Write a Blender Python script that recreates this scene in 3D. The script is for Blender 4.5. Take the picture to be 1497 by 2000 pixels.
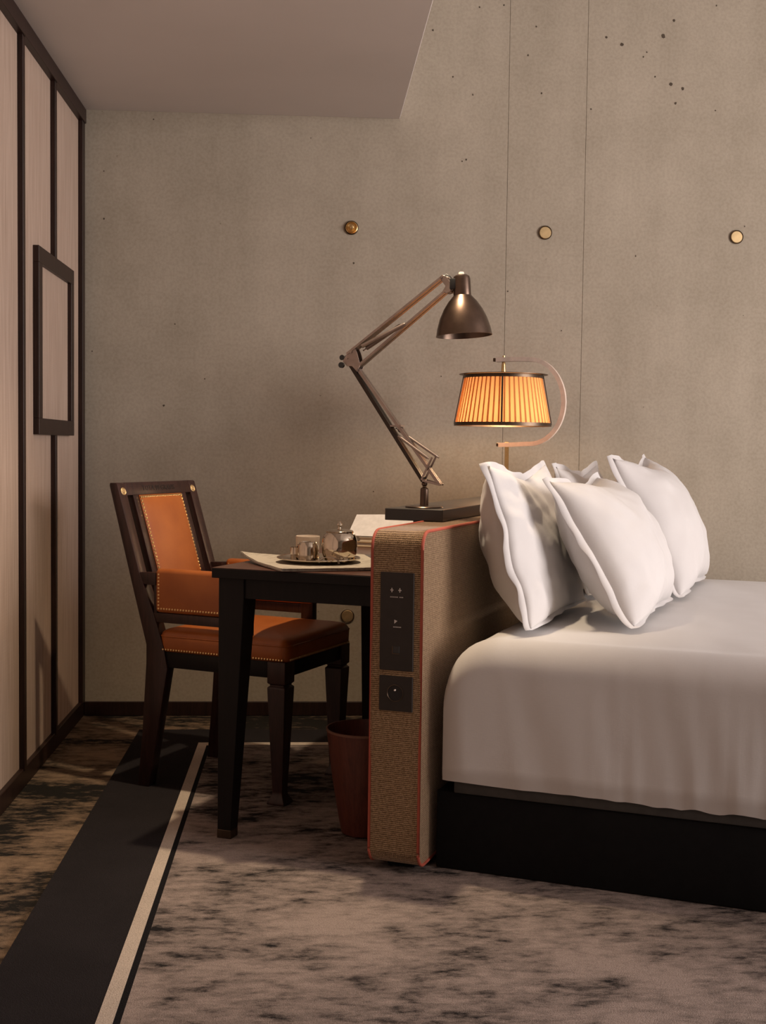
import bpy, bmesh, math, random
from math import radians as R, sin, cos, pi, sqrt
from mathutils import Vector, Matrix, noise

random.seed(7)
for o in list(bpy.data.objects):
    bpy.data.objects.remove(o)
SC = bpy.context.scene
COL = SC.collection

# ------------------------------------------------------------------ camera
F_PX, CX, CY = 2400.0, 748.5, 1000.0
YAW, PITCH, ROLL, EYE = R(3.53), R(3.08), 0.013, Vector((0, 0, 1.083))
_f0 = Vector((sin(YAW), cos(YAW), 0))
_r0 = Vector((cos(YAW), -sin(YAW), 0))
_z = Vector((0, 0, 1))
FW = _f0 * cos(PITCH) - _z * sin(PITCH)
_up = _f0 * sin(PITCH) + _z * cos(PITCH)
RT = _r0 * cos(ROLL) + _up * sin(ROLL)
UP = -_r0 * sin(ROLL) + _up * cos(ROLL)
cam_d = bpy.data.cameras.new('camera')
cam = bpy.data.objects.new('camera', cam_d)
COL.objects.link(cam)
cam_d.sensor_fit = 'HORIZONTAL'
cam_d.sensor_width = 36.0
cam_d.lens = F_PX / 1497.0 * 36.0
cam_d.clip_start = 0.05
mw = Matrix((RT, UP, -FW)).transposed().to_4x4()
mw.translation = EYE
cam.matrix_world = mw
SC.camera = cam

# ------------------------------------------------------------------ world, lights, exposure
wd = bpy.data.worlds.new('world')
SC.world = wd
wd.use_nodes = True
wd.node_tree.nodes['Background'].inputs[0].default_value = (0.75, 0.8, 0.9, 1)
wd.node_tree.nodes['Background'].inputs[1].default_value = 0.3


def area(name, loc, rot, sx, sy, power, color, spread=180):
    d = bpy.data.lights.new(name, 'AREA')
    d.shape = 'RECTANGLE'
    d.size, d.size_y, d.energy, d.color, d.spread = sx, sy, power, color, R(spread)
    o = bpy.data.objects.new(name, d)
    o.location, o.rotation_euler = loc, rot
    COL.objects.link(o)
    return o


# daylight through the big window in the right-hand wall (faces -X)
area('window_daylight', (5.56, 0.95, 1.60), (0, R(90), 0), 2.5, 3.4, 372, (1.0, 0.91, 0.87))
# warm downlight recessed in the lowered ceiling over the desk (just above the frame)
sd = bpy.data.lights.new('ceiling_downlight', 'SPOT')
sd.energy, sd.color, sd.spot_size, sd.spot_blend, sd.shadow_soft_size = 125.0, (1.0, 0.78, 0.53), R(80), 0.85, 0.035
so = bpy.data.objects.new('ceiling_downlight', sd)
so.location = (0.22, 3.40, 2.355)
so.rotation_euler = (Vector((-0.06, 3.60, 0.5)) - so.location).to_track_quat('-Z', 'Y').to_euler()
COL.objects.link(so)
SC.view_settings.view_transform = 'Standard'
SC.view_settings.look = 'None'
SC.view_settings.exposure = 0.0
SC.view_settings.gamma = 1.0
SC.view_settings.use_curve_mapping = False

# ------------------------------------------------------------------ node helpers
def srgb(r, g, b):
    f = lambda c: (c / 12.92) if c <= 0.04045 else ((c + 0.055) / 1.055) ** 2.4
    return (f(r / 255), f(g / 255), f(b / 255), 1)


class Mat:
    def __init__(s, name, rough=0.5, metal=0.0, color=(0.5, 0.5, 0.5, 1), spec=0.5):
        s.m = bpy.data.materials.new(name)
        s.m.use_nodes = True
        s.nt = s.m.node_tree
        s.b = s.nt.nodes['Principled BSDF']
        s.set('Roughness', rough)
        s.set('Metallic', metal)
        s.set('Base Color', color)
        s.set('Specular IOR Level', spec)
        s._tc = None

    def set(s, k, v):
        s.b.inputs[k].default_value = v

    def link(s, a, b):
        s.nt.links.new(a, b)

    def n(s, t, **kw):
        nd = s.nt.nodes.new(t)
        for k, v in kw.items():
            setattr(nd, k, v)
        return nd

    def co(s, scale=(1, 1, 1)):
        if s._tc is None:
            s._tc = s.n('ShaderNodeTexCoord')
        mp = s.n('ShaderNodeMapping')
        mp.inputs['Scale'].default_value = scale
        s.link(s._tc.outputs['Object'], mp.inputs[0])
        return mp.outputs[0]

    def noise(s, scale, detail=4, stretch=(1, 1, 1), rough=0.55, dist=0.0):
        nd = s.n('ShaderNodeTexNoise')
        nd.inputs['Scale'].default_value = scale
        nd.inputs['Detail'].default_value = detail
        nd.inputs['Roughness'].default_value = rough
        nd.inputs['Distortion'].default_value = dist
        s.link(s.co(stretch), nd.inputs['Vector'])
        return nd.outputs['Fac']

    def wave(s, scale, direction='X', dist=0.0, dscale=1.0, stretch=(1, 1, 1)):
        nd = s.n('ShaderNodeTexWave', bands_direction=direction)
        nd.inputs['Scale'].default_value = scale
        nd.inputs['Distortion'].default_value = dist
        nd.inputs['Detail Scale'].default_value = dscale
        s.link(s.co(stretch), nd.inputs['Vector'])
        return nd.outputs['Fac']

    def math(s, op, a, b=0.0):
        nd = s.n('ShaderNodeMath', operation=op)
        for i, x in enumerate((a, b)):
            if isinstance(x, (int, float)):
                nd.inputs[i].default_value = x
            else:
                s.link(x, nd.inputs[i])
        return nd.outputs[0]

    def ramp(s, fac, stops):
        nd = s.n('ShaderNodeValToRGB')
        el = nd.color_ramp.elements
        while len(el) < len(stops):
            el.new(0.5)
        for e, (p, c) in zip(el, stops):
            e.position = p
            e.color = c if len(c) == 4 else (*c, 1)
        s.link(fac, nd.inputs[0])
        return nd.outputs[0]

    def mix(s, fac, a, b, mode='MIX'):
        nd = s.n('ShaderNodeMix', data_type='RGBA', blend_type=mode)
        for sock, x in ((nd.inputs[0], fac), (nd.inputs[6], a), (nd.inputs[7], b)):
            if isinstance(x, (int, float)):
                sock.default_value = x
            elif isinstance(x, tuple):
                sock.default_value = x if len(x) == 4 else (*x, 1)
            else:
                s.link(x, sock)
        return nd.outputs[2]

    def color(s, c):
        s.link(c, s.b.inputs['Base Color'])

    def bump(s, h, strength=0.3, dist=0.002):
        nd = s.n('ShaderNodeBump')
        nd.inputs['Strength'].default_value = strength
        nd.inputs['Distance'].default_value = dist
        s.link(h, nd.inputs['Height'])
        s.link(nd.outputs[0], s.b.inputs['Normal'])
        return s


def g(v):
    return (v, v, v, 1)


# ------------------------------------------------------------------ materials
def m_concrete():
    m = Mat('concrete', 0.82, spec=0.25)
    big = m.noise(0.9, 4, rough=0.6)
    mid = m.noise(4.5, 6, rough=0.65)
    streak = m.noise(7, 3, (1, 1, 0.10))
    fine = m.noise(90, 3)
    c = m.ramp(big, [(0.32, (0.336, 0.288, 0.223)), (0.68, (0.434, 0.374, 0.298))])
    c = m.mix(0.48, c, m.ramp(mid, [(0.36, (0.302, 0.259, 0.197)), (0.72, (0.470, 0.406, 0.326))]))
    c = m.mix(0.20, c, m.ramp(streak, [(0.35, (0.279, 0.236, 0.182)), (0.65, (0.470, 0.406, 0.332))]))
    c = m.mix(0.17, c, m.ramp(fine, [(0.35, (0.247, 0.214, 0.166)), (0.6, (0.503, 0.439, 0.355))]))
    # small air holes
    vo = m.n('ShaderNodeTexVoronoi')
    vo.inputs['Scale'].default_value = 20
    m.link(m.co(), vo.inputs['Vector'])
    sep = m.n('ShaderNodeSeparateColor')
    m.link(vo.outputs['Color'], sep.inputs[0])
    rad = m.math('MULTIPLY', m.math('MAXIMUM', m.math('SUBTRACT', sep.outputs[0], 0.45), 0.0), 0.085)
    wob = m.math('MULTIPLY', m.math('SUBTRACT', m.noise(160, 2), 0.5), 0.03)
    hole = m.math('LESS_THAN', m.math('ADD', vo.outputs['Distance'], wob), rad)
    patch = m.ramp(m.noise(2.2, 2), [(0.40, (0, 0, 0)), (0.52, (1, 1, 1))])
    hole = m.math('MULTIPLY', hole, patch)
    c = m.mix(m.math('MULTIPLY', hole, 0.7), c, (0.07, 0.055, 0.04))
    m.color(c)
    m.bump(m.math('SUBTRACT', m.math('ADD', m.math('MULTIPLY', mid, 0.4), m.math('MULTIPLY', fine, 0.25)), hole), 0.25, 0.003)
    return m.m


def m_grasscloth():
    m = Mat('grasscloth', 0.85, spec=0.2)
    th = m.noise(320, 2, (1, 1, 0.012))
    th2 = m.noise(120, 3, (1, 1, 0.03))
    hz = m.noise(300, 1, (0.02, 0.02, 1))
    c = m.ramp(th, [(0.36, (0.330, 0.234, 0.179)), (0.62, (0.477, 0.362, 0.294))])
    c = m.mix(0.4, c, m.ramp(th2, [(0.35, (0.330, 0.239, 0.183)), (0.65, (0.496, 0.375, 0.303))]))
    m.color(c)
    m.bump(m.math('ADD', th, m.math('MULTIPLY', hz, 0.4)), 0.35, 0.0015)
    return m.m


def m_plaster(name, c1, c2):
    m = Mat(name, 0.9, spec=0.15)
    nz = m.noise(1.3, 4)
    m.color(m.ramp(nz, [(0.3, c1), (0.7, c2)]))
    m.bump(m.noise(180, 3), 0.08, 0.001)
    return m.m


def m_wood(name, c1, c2, rough=0.35, axis=(14, 14, 1.0), spec=0.5, scale=6):
    m = Mat(name, rough, spec=spec)
    gr = m.noise(scale, 6, axis, 0.65, 0.4)
    fi = m.noise(scale * 6, 3, axis)
    c = m.ramp(gr, [(0.33, c1), (0.68, c2)])
    c = m.mix(0.25, c, m.ramp(fi, [(0.4, c1), (0.6, c2)]))
    m.color(c)
    m.bump(gr, 0.08, 0.0006)
    return m.m


def m_metal(name, col, rough, bumpy=0.0, metal=1.0):
    m = Mat(name, rough, metal, col)
    nz = m.noise(35, 4)
    m.color(m.ramp(nz, [(0.3, tuple(c * 0.86 for c in col[:3])), (0.7, tuple(min(1, c * 1.1) for c in col[:3]))]))
    if bumpy:
        m.bump(m.noise(200, 2), bumpy, 0.0005)
    return m.m


def m_leather(name, c1, c2, rough=0.42):
    m = Mat(name, rough, spec=0.5)
    m.color(m.ramp(m.noise(9, 4), [(0.3, c1), (0.7, c2)]))
    vo = m.n('ShaderNodeTexVoronoi', feature='DISTANCE_TO_EDGE')
    vo.inputs['Scale'].default_value = 420
    m.link(m.co(), vo.inputs['Vector'])
    m.bump(m.math('ADD', vo.outputs['Distance'], m.noise(30, 3)), 0.12, 0.0008)
    return m.m


def m_linen(name, col):
    m = Mat(name, 0.9, color=(*col, 1), spec=0.15)
    m.set('Sheen Weight', 0.15)
    wv = m.math('ADD', m.noise(900, 1, (1, 0.1, 0.1)), m.noise(900, 1, (0.1, 0.1, 1)))
    cr = m.noise(7, 5, rough=0.6, dist=0.8)
    m.color(m.ramp(cr, [(0.2, tuple(c * 0.96 for c in col)), (0.8, col)]))
    m.bump(m.math('ADD', m.math('MULTIPLY', wv, 0.2), cr), 0.10, 0.006)
    return m.m


def m_tweed():
    m = Mat('tweed', 0.95, spec=0.1)
    a = m.wave(62, 'Z', 1.6, 3.0)
    b = m.wave(62, 'X', 1.6, 3.0)
    b2 = m.wave(62, 'Y', 1.6, 3.0)
    nz = m.noise(330, 3)
    sp = m.noise(140, 3)
    wv = m.math('MULTIPLY', a, m.math('MAXIMUM', b, b2))
    f = m.math('ADD', m.math('MULTIPLY', wv, 0.5), m.math('MULTIPLY', nz, 0.6))
    c = m.ramp(f, [(0.28, (0.045, 0.024, 0.011)), (0.55, (0.27, 0.162, 0.08)), (0.85, (0.55, 0.38, 0.22))])
    c = m.mix(0.35, c, m.ramp(sp, [(0.35, (0.09, 0.052, 0.026)), (0.65, (0.38, 0.26, 0.16))]))
    m.color(c)
    m.set('Sheen Weight', 0.65)
    m.set('Sheen Roughness', 0.45)
    m.set('Sheen Tint', (1.0, 0.80, 0.64, 1))
    m.bump(f, 0.7, 0.003)
    return m.m


def m_mottle(name, dark, light, lo=0.40, hi=0.60, s=2.6, warm=None):
    m = Mat(name, 0.97, spec=0.05)
    grain = m.noise(s * 11.0, 6, (0.55, 1.3, 1), 0.72, 0.1)
    mid = m.noise(s * 2.0, 5, (0.7, 1.2, 1), 0.65, 0.3)
    big = m.noise(s * 0.5, 3, rough=0.5, dist=0.3)
    fib = m.noise(420, 2)
    f = m.math('ADD', m.math('MULTIPLY', grain, 0.34), m.math('ADD', m.math('MULTIPLY', mid, 0.36), m.math('MULTIPLY', big, 0.30)))
    c = m.ramp(f, [(lo, dark), ((lo + hi) / 2, tuple((a * 0.62 + b * 0.38) for a, b in zip(light, dark))), (hi, light)])
    if warm:
        c = m.mix(m.math('MULTIPLY', m.noise(3.7, 4), 0.5), c, warm, 'OVERLAY')
    c = m.mix(0.35, c, m.mix(1.0, c, m.ramp(fib, [(0.3, (0.45, 0.45, 0.45)), (0.7, (1.5, 1.5, 1.5))]), 'MULTIPLY'))
    m.color(c)
    m.bump(m.math('ADD', fib, m.math('MULTIPLY', big, 0.3)), 0.5, 0.004)
    return m.m


def m_pile(name, col):
    m = Mat(name, 0.97, spec=0.05)
    fib = m.noise(420, 2)
    big = m.noise(5, 4)
    c = m.ramp(fib, [(0.25, tuple(c * 0.65 for c in col)), (0.75, tuple(c * 1.3 for c in col))])
    m.color(m.mix(0.3, c, m.ramp(big, [(0.3, tuple(c * 0.6 for c in col)), (0.7, tuple(c * 1.35 for c in col))])))
    m.bump(fib, 0.5, 0.004)
    return m.m


def m_plain(name, col, rough=0.5, metal=0.0, spec=0.5):
    m = Mat(name, rough, metal, (*col, 1), spec)
    nz = m.noise(40, 3)
    m.color(m.ramp(nz, [(0.3, tuple(c * 0.9 for c in col)), (0.7, tuple(min(1, c * 1.08) for c in col))]))
    return m.m


def m_shade():
    m = Mat('pleated_silk', 0.8, color=(0.72, 0.36, 0.13, 1), spec=0.1)
    nt = m.nt
    tr = m.n('ShaderNodeBsdfTranslucent')
    c = m.ramp(m.noise(60, 3, (1, 1, 0.1)), [(0.3, (0.76, 0.43, 0.20)), (0.7, (0.82, 0.49, 0.25))])
    m.link(c, tr.inputs[0])
    mx = m.n('ShaderNodeMixShader')
    mx.inputs[0].default_value = 0.42
    m.link(m.b.outputs[0], mx.inputs[1])
    m.link(tr.outputs[0], mx.inputs[2])
    out = nt.nodes['Material Output']
    m.link(mx.outputs[0], out.inputs[0])
    return m.m


def m_emit(name, col, s):
    m = Mat(name, 0.5, color=(*col, 1))
    m.set('Emission Color', (*col, 1))
    m.set('Emission Strength', s)
    return m.m


CONC = m_concrete()
GRASS = m_grasscloth()
CEIL = m_plaster('ceiling_plaster', (0.59, 0.535, 0.50), (0.64, 0.58, 0.545))
WALLP = m_plaster('wall_plaster', (0.13, 0.11, 0.095), (0.16, 0.135, 0.115))
TRIM = m_wood('dark_stained_wood', (0.010, 0.005, 0.004), (0.034, 0.015, 0.011), 0.42, spec=0.3)
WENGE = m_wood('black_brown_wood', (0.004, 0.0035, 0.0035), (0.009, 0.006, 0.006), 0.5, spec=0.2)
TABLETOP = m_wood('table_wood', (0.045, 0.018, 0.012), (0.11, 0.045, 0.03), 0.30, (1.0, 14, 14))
CHAIRW = m_wood('mahogany', (0.013, 0.006, 0.0055), (0.046, 0.018, 0.0155), 0.34, spec=0.38)
VENEER = m_wood('red_veneer', (0.06, 0.014, 0.009), (0.13, 0.034, 0.020), 0.45, (10, 10, 0.5), scale=9)
LEATHER = m_leather('tan_leather', (0.31, 0.080, 0.014), (0.39, 0.112, 0.022))
LINEN = m_linen('white_linen', (0.645, 0.622, 0.618))
SHEET = m_linen('bed_sheet', (0.63, 0.61, 0.60))
TWEED = m_tweed()
PIPING = m_plain('red_piping', (0.36, 0.07, 0.04), 0.7)
BRASS = m_metal('brass', (0.78, 0.56, 0.27, 1), 0.28)
BRASSMATT = m_metal('satin_brass', (0.62, 0.46, 0.25, 1), 0.5)
BRONZE = m_metal('bronze', (0.12, 0.085, 0.06, 1), 0.40)
LAMPMETAL = m_metal('lamp_bronze', (0.125, 0.086, 0.066, 1), 0.33)
ARMDARK = m_metal('arm_dark_bronze', (0.055, 0.044, 0.038, 1), 0.36)
LAMPARM = m_metal('arm_bronze', (0.36, 0.295, 0.265, 1), 0.36)
NICKEL = m_metal('nickel', (0.80, 0.66, 0.57, 1), 0.5, 0, 0.05)
SILVER = m_metal('silver', (0.64, 0.56, 0.45, 1), 0.09, 0.02)
BLACKM = m_plain('black_plastic', (0.012, 0.012, 0.013), 0.35)
BLACKF = m_plain('black_fabric', (0.010, 0.010, 0.011), 0.9, spec=0.1)
GREYF = m_plain('grey_ticking', (0.07, 0.068, 0.066), 0.9, spec=0.1)
PAPER = m_plain('white_paper', (0.62, 0.59, 0.585), 0.8, spec=0.2)
CREAM = m_plain('cream_paper', (0.66, 0.56, 0.42), 0.85, spec=0.2)
CERAM = m_plain('cream_ceramic', (0.52, 0.43, 0.35), 0.3)
PANELM = m_metal('dark_bronze_plate', (0.028, 0.022, 0.019, 1), 0.5, 0, 0.4)
WHITEINK = m_plain('light_ink', (0.55, 0.5, 0.46), 0.6)
DARKINK = m_plain('dark_ink', (0.006, 0.004, 0.004), 0.6)
SHADE = m_shade()
LINING = m_plain('white_enamel', (0.75, 0.72, 0.68), 0.4)
CARPET_OUT = m_mottle('carpet_mottled_brown', (0.020, 0.018, 0.016), (0.26, 0.18, 0.12), 0.46, 0.585, 2.4)
CARPET_DARK = m_pile('carpet_dark_border', (0.022, 0.019, 0.020))
CARPET_CREAM = m_pile('carpet_cream_stripe', (0.50, 0.42, 0.35))
CARPET_LINE = m_pile('carpet_black_line', (0.013, 0.012, 0.013))
CARPET_FIELD = m_mottle('carpet_mottled_field', (0.020, 0.018, 0.018), (0.32, 0.256, 0.225), 0.435, 0.575, 2.6)


# newspaper with printed columns
def m_news():
    m = Mat('newsprint', 0.9, spec=0.15)
    ln = m.ramp(m.wave(30, 'Y', 0.2), [(0.35, (0, 0, 0)), (0.6, (1, 1, 1))])
    wd_ = m.ramp(m.noise(160, 2, (1, 0.05, 1)), [(0.45, (0, 0, 0)), (0.55, (1, 1, 1))])
    blk = m.ramp(m.noise(9, 1), [(0.47, (0, 0, 0)), (0.49, (1, 1, 1))])
    f = m.math('MULTIPLY', m.math('MULTIPLY', ln, wd_), blk)
    m.color(m.mix(m.math('MULTIPLY', f, 0.45), (0.40, 0.355, 0.295, 1), (0.09, 0.08, 0.075, 1)))
    return m.m


NEWS = m_news()


# ------------------------------------------------------------------ mesh helpers
def newbm():
    return bmesh.new()


def hexa(bm, pts):
    """eight corners: bottom ring of four then top ring of four"""
    v = [bm.verts.new(p) for p in pts]
    for f in ((3, 2, 1, 0), (4, 5, 6, 7), (0, 1, 5, 4), (1, 2, 6, 5), (2, 3, 7, 6), (3, 0, 4, 7)):
        bm.faces.new([v[i] for i in f])
    return v


def box(bm, x0, x1, y0, y1, z0, z1, bev=0.0, seg=2):
    b = bmesh.new()
    hexa(b, [(x0, y0, z0), (x1, y0, z0), (x1, y1, z0), (x0, y1, z0), (x0, y0, z1), (x1, y0, z1), (x1, y1, z1), (x0, y1, z1)])
    if bev:
        bmesh.ops.bevel(b, geom=b.edges[:], offset=bev, segments=seg, profile=0.5, affect='EDGES')
    join(bm, b)
    return bm


def join(bm, b, mtx=None):
    if mtx is not None:
        b.transform(mtx)
    me = bpy.data.meshes.new('tmp')
    b.to_mesh(me)
    bm.from_mesh(me)
    bpy.data.meshes.remove(me)
    b.free()


def prism(bm, poly, axis, a0, a1, bev=0.0, seg=2, only_long=False):
    """extrude a polygon along an axis. axis 'x': poly=(y,z); 'y': poly=(x,z); 'z': poly=(x,y)"""
    b = bmesh.new()

    def P(p, a):
        return {'x': (a, p[0], p[1]), 'y': (p[0], a, p[1]), 'z': (p[0], p[1], a)}[axis]
    r0 = [b.verts.new(P(p, a0)) for p in poly]
    r1 = [b.verts.new(P(p, a1)) for p in poly]
    n = len(poly)
    b.faces.new(r0)
    b.faces.new(r1[::-1])
    for i in range(n):
        b.faces.new((r0[i], r0[(i + 1) % n], r1[(i + 1) % n], r1[i]))
    bmesh.ops.recalc_face_normals(b, faces=b.faces[:])
    if bev:
        es = [e for e in b.edges if len(e.link_faces) == 2 and e.calc_face_angle(0) > R(25)]
        bmesh.ops.bevel(b, geom=es, offset=bev, segments=seg, profile=0.5, affect='EDGES')
    join(bm, b)
    return bm


def frame_from(d):
    d = d.normalized()
    ref = Vector((0, 0, 1)) if abs(d.z) < 0.9 else Vector((0, 1, 0))
    s = d.cross(ref).normalized()
    return s, s.cross(d).normalized()


def tube(bm, pts, r, n=10, closed=False, cap=True):
    pts = [Vector(p) for p in pts]
    rings = []
    m = len(pts)
    prev = None
    for i, p in enumerate(pts):
        a = pts[(i - 1) % m] if (closed or i > 0) else p
        c = pts[(i + 1) % m] if (closed or i < m - 1) else p
        d = (c - a).normalized()
        if prev is None:
            s, t = frame_from(d)
        else:
            s = (prev - d * prev.dot(d)).normalized()
            t = d.cross(s)
        prev = s
        rr = r[i] if isinstance(r, (list, tuple)) else r
        rings.append([bm.verts.new(p + (s * cos(2 * pi * k / n) + t * sin(2 * pi * k / n)) * rr) for k in range(n)])
    for i in range(m if closed else m - 1):
        A, B = rings[i], rings[(i + 1) % m]
        for k in range(n):
            bm.faces.new((A[k], A[(k + 1) % n], B[(k + 1) % n], B[k]))
    if cap and not closed:
        bm.faces.new(rings[0][::-1])
        bm.faces.new(rings[-1])
    return bm


def ribbon(bm, pts, w, h, wdir):
    """rectangular bar swept along pts; w along wdir, h across"""
    pts = [Vector(p) for p in pts]
    wd = Vector(wdir).normalized()
    rings = []
    m = len(pts)
    for i, p in enumerate(pts):
        d = (pts[min(i + 1, m - 1)] - pts[max(i - 1, 0)]).normalized()
        hn = d.cross(wd).normalized()
        rings.append([bm.verts.new(p + wd * (sw * w / 2) + hn * (sh * h / 2)) for sw, sh in ((-1, -1), (1, -1), (1, 1), (-1, 1))])
    for i in range(m - 1):
        for k in range(4):
            bm.faces.new((rings[i][k], rings[i][(k + 1) % 4], rings[i + 1][(k + 1) % 4], rings[i + 1][k]))
    bm.faces.new(rings[0][::-1])
    bm.faces.new(rings[-1])
    bmesh.ops.recalc_face_normals(bm, faces=bm.faces[:])
    return bm


def lathe(bm, prof, center=(0, 0, 0), n=40, mtx=None, fluted=None):
    """prof: list of (r, z); closes poles where r==0"""
    b = bmesh.new()
    rings = []
    for r, z in prof:
        if r < 1e-6:
            rings.append([b.verts.new((0, 0, z))])
        else:
            ring = []
            for k in range(n):
                a = 2 * pi * k / n
                rr = r if fluted is None else r + fluted(a)
                ring.append(b.verts.new((rr * cos(a), rr * sin(a), z)))
            rings.append(ring)
    for A, B in zip(rings[:-1], rings[1:]):
        if len(A) == 1 and len(B) == 1:
            continue
        for k in range(n):
            k2 = (k + 1) % n
            if len(A) == 1:
                b.faces.new((A[0], B[k], B[k2]))
            elif len(B) == 1:
                b.faces.new((A[k], B[0], A[k2]))
            else:
                b.faces.new((A[k], A[k2], B[k2], B[k]))
    bmesh.ops.recalc_face_normals(b, faces=b.faces[:])
    M = Matrix.Translation(center) @ (mtx if mtx is not None else Matrix.Identity(4))
    join(bm, b, M)
    return bm


def dome(bm, c, axis, r, h=None, n=8):
    """small rounded nail head at c, bulging along axis"""
    h = h or r * 0.7
    prof = [(r, 0), (r * 0.8, h * 0.6), (0, h)]
    q = Vector((0, 0, 1)).rotation_difference(Vector(axis)).to_matrix().to_4x4()
    lathe(bm, prof, c, n, q)


def disc(bm, c, axis, prof, n=32):
    q = Vector((0, 0, 1)).rotation_difference(Vector(axis)).to_matrix().to_4x4()
    lathe(bm, prof, c, n, q)


def text_mesh(txt, size, depth=0.0004):
    cu = bpy.data.curves.new('txt', 'FONT')
    cu.body = txt
    cu.size = size
    cu.extrude = depth
    cu.align_x = 'CENTER'
    cu.align_y = 'CENTER'
    cu.resolution_u = 2
    o = bpy.data.objects.new('txt', cu)
    COL.objects.link(o)
    dg = bpy.context.evaluated_depsgraph_get()
    me = bpy.data.meshes.new_from_object(o.evaluated_get(dg))
    b = bmesh.new()
    b.from_mesh(me)
    bpy.data.objects.remove(o)
    bpy.data.curves.remove(cu)
    bpy.data.meshes.remove(me)
    return b


# ------------------------------------------------------------------ object helpers
TH = R(24.0)      # the bed and desk stand turned 24 degrees to the walls
TC = R(28.0)      # the chair a little more


def axes(ang):
    return Vector((cos(ang), -sin(ang), 0)), Vector((sin(ang), cos(ang), 0))


class Frame:
    """coordinates measured along a turned pair of axes; z is height"""
    def __init__(s, ang):
        s.ang = ang
        s.u, s.v = axes(ang)

    def w(s, a, b, z):
        return s.u * a + s.v * b + Vector((0, 0, z))

    def ray(s, x, y):
        d = FW + RT * ((x - CX) / F_PX) - UP * ((y - CY) / F_PX)
        return Vector((d.dot(s.u), d.dot(s.v), d.z))

    def eye(s):
        return Vector((EYE.dot(s.u), EYE.dot(s.v), EYE.z))

    def on_v(s, x, y, v):
        d = s.ray(x, y)
        return s.eye() + d * (v / d.y)


ROOM, BEDF, CHRF = Frame(0.0), Frame(TH), Frame(TC)


def mesh_obj(name, bm, mat, origin, sharp=35):
    if origin is not None:
        bmesh.ops.translate(bm, verts=bm.verts[:], vec=-Vector(origin))
    me = bpy.data.meshes.new(name)
    bm.to_mesh(me)
    bm.free()
    me.shade_smooth()
    me.set_sharp_from_angle(angle=R(sharp))
    for m in (mat if isinstance(mat, list) else [mat]):
        me.materials.append(m)
    o = bpy.data.objects.new(name, me)
    COL.objects.link(o)
    return o


class Thing:
    def __init__(s, name, label, cat, org, fr=ROOM, group=None):
        s.fr, s.org = fr, Vector(org)
        o = bpy.data.objects.new(name, None)
        o.empty_display_size = 0.1
        COL.objects.link(o)
        o.location = fr.w(*org)
        o.rotation_euler = (0, 0, -fr.ang)
        o['label'], o['category'] = label, cat
        if group:
            o['group'] = group
        s.o = o

    def add(s, name, bm, mat, parent=None, label=None, stuff=False, sharp=35):
        o = mesh_obj(name, bm, mat, s.org, sharp)
        o.parent = parent or s.o
        if label:
            o['label'] = label
        if stuff:
            o['kind'] = 'stuff'
        return o


def struct(name, bm, mat, parent=None, sharp=35, label=None):
    o = mesh_obj(name, bm, mat, None, sharp)
    if parent is not None:
        o.parent = parent
    else:
        o['kind'] = 'structure'
    if label:
        o['label'] = label
    return o


# ================================================================== ROOM SHELL
XL, XR, YB, YF = -0.89, 5.60, 4.89, -2.20
ZC, ZH = 2.366, 3.05
XS = 0.348                     # edge of the lowered ceiling
bm = newbm(); box(bm, XL - 0.1, XR + 0.1, YF - 0.1, YB + 0.1, -0.1, 0.0)
struct('floor', bm, CARPET_OUT)
bm = newbm(); box(bm, XL - 0.1, XS, YF - 0.1, YB, ZC, ZH, 0.002, 1)
struct('ceiling', bm, CEIL)
bm = newbm(); box(bm, XS, XR + 0.1, YF - 0.1, YB + 0.1, ZH, ZH + 0.1)
struct('ceiling.001', bm, CEIL)
# back wall: backing with three cast concrete panels, hairline joints between them
bm = newbm(); box(bm, XL - 0.1, XR + 0.1, YB + 0.03, YB + 0.13, 0, ZH)
wall_back = struct('wall_back', bm, m_plain('joint_dark', (0.05, 0.04, 0.03), 0.95))  # dark backing that shows through the joints
for x0, x1 in ((XL - 0.05, 0.7774), (0.7786, 1.0884), (1.0896, XR + 0.05)):
    bm = newbm(); box(bm, x0, x1, YB, YB + 0.04, 0, ZH - 0.001, 0.0006, 1)
    pn = struct('concrete_panel', bm, CONC, wall_back)
# larger air holes in the concrete
HOLES = [(1296, 70, 5.5), (1215, 87, 4.2), (1185, 73, 3), (1317, 40, 3), (1311, 164, 4.2), (1334, 173, 3.8), (1320, 202, 3.4),
         (846, 59, 2.6), (1048, 52, 2), (1058, 182, 2.2), (1032, 108, 2.2), (320, 792, 2.4), (400, 740, 1.6), (203, 427, 2.4),
         (1264, 102, 1.8), (1257, 111, 2), (1280, 150, 2), (1400, 11, 2), (1155, 213, 2), (1398, 216, 2), (985, 10, 2), (924, 185, 2),
         (937, 14, 2.2), (885, 150, 2), (300, 233, 1.6), (203, 334, 1.4), (1242, 500, 2), (691, 514, 2.2), (992, 569, 2), (1455, 442, 1.6),
         (911, 312, 2.2), (903, 315, 1.8), (342, 633, 1.8), (730, 960, 1.4), (1097, 646, 1.5), (862, 735, 1.5), (180, 686, 1.6)]
bm = newbm()
for x, y, r in HOLES:
    p = ROOM.on_v(x, y, YB)
    rr = r * p.y / F_PX * 0.95
    n = 9
    ph = random.random() * 6
    ring = [bm.verts.new((p.x + rr * cos(2 * pi * k / n) * random.uniform(0.6, 1.1), YB - 0.0004, p.z + rr * sin(2 * pi * k / n + ph * 0) * random.uniform(0.7, 1.15))) for k in range(n)]
    cv = bm.verts.new((p.x, YB - 0.0008, p.z))
    for k in range(n):
        bm.faces.new((ring[(k + 1) % n], ring[k], cv))
o = struct('air_hole', bm, m_plain('hole_dark', (0.09, 0.07, 0.053), 0.95, spec=0.1), wall_back)
o['kind'] = 'stuff'
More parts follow.
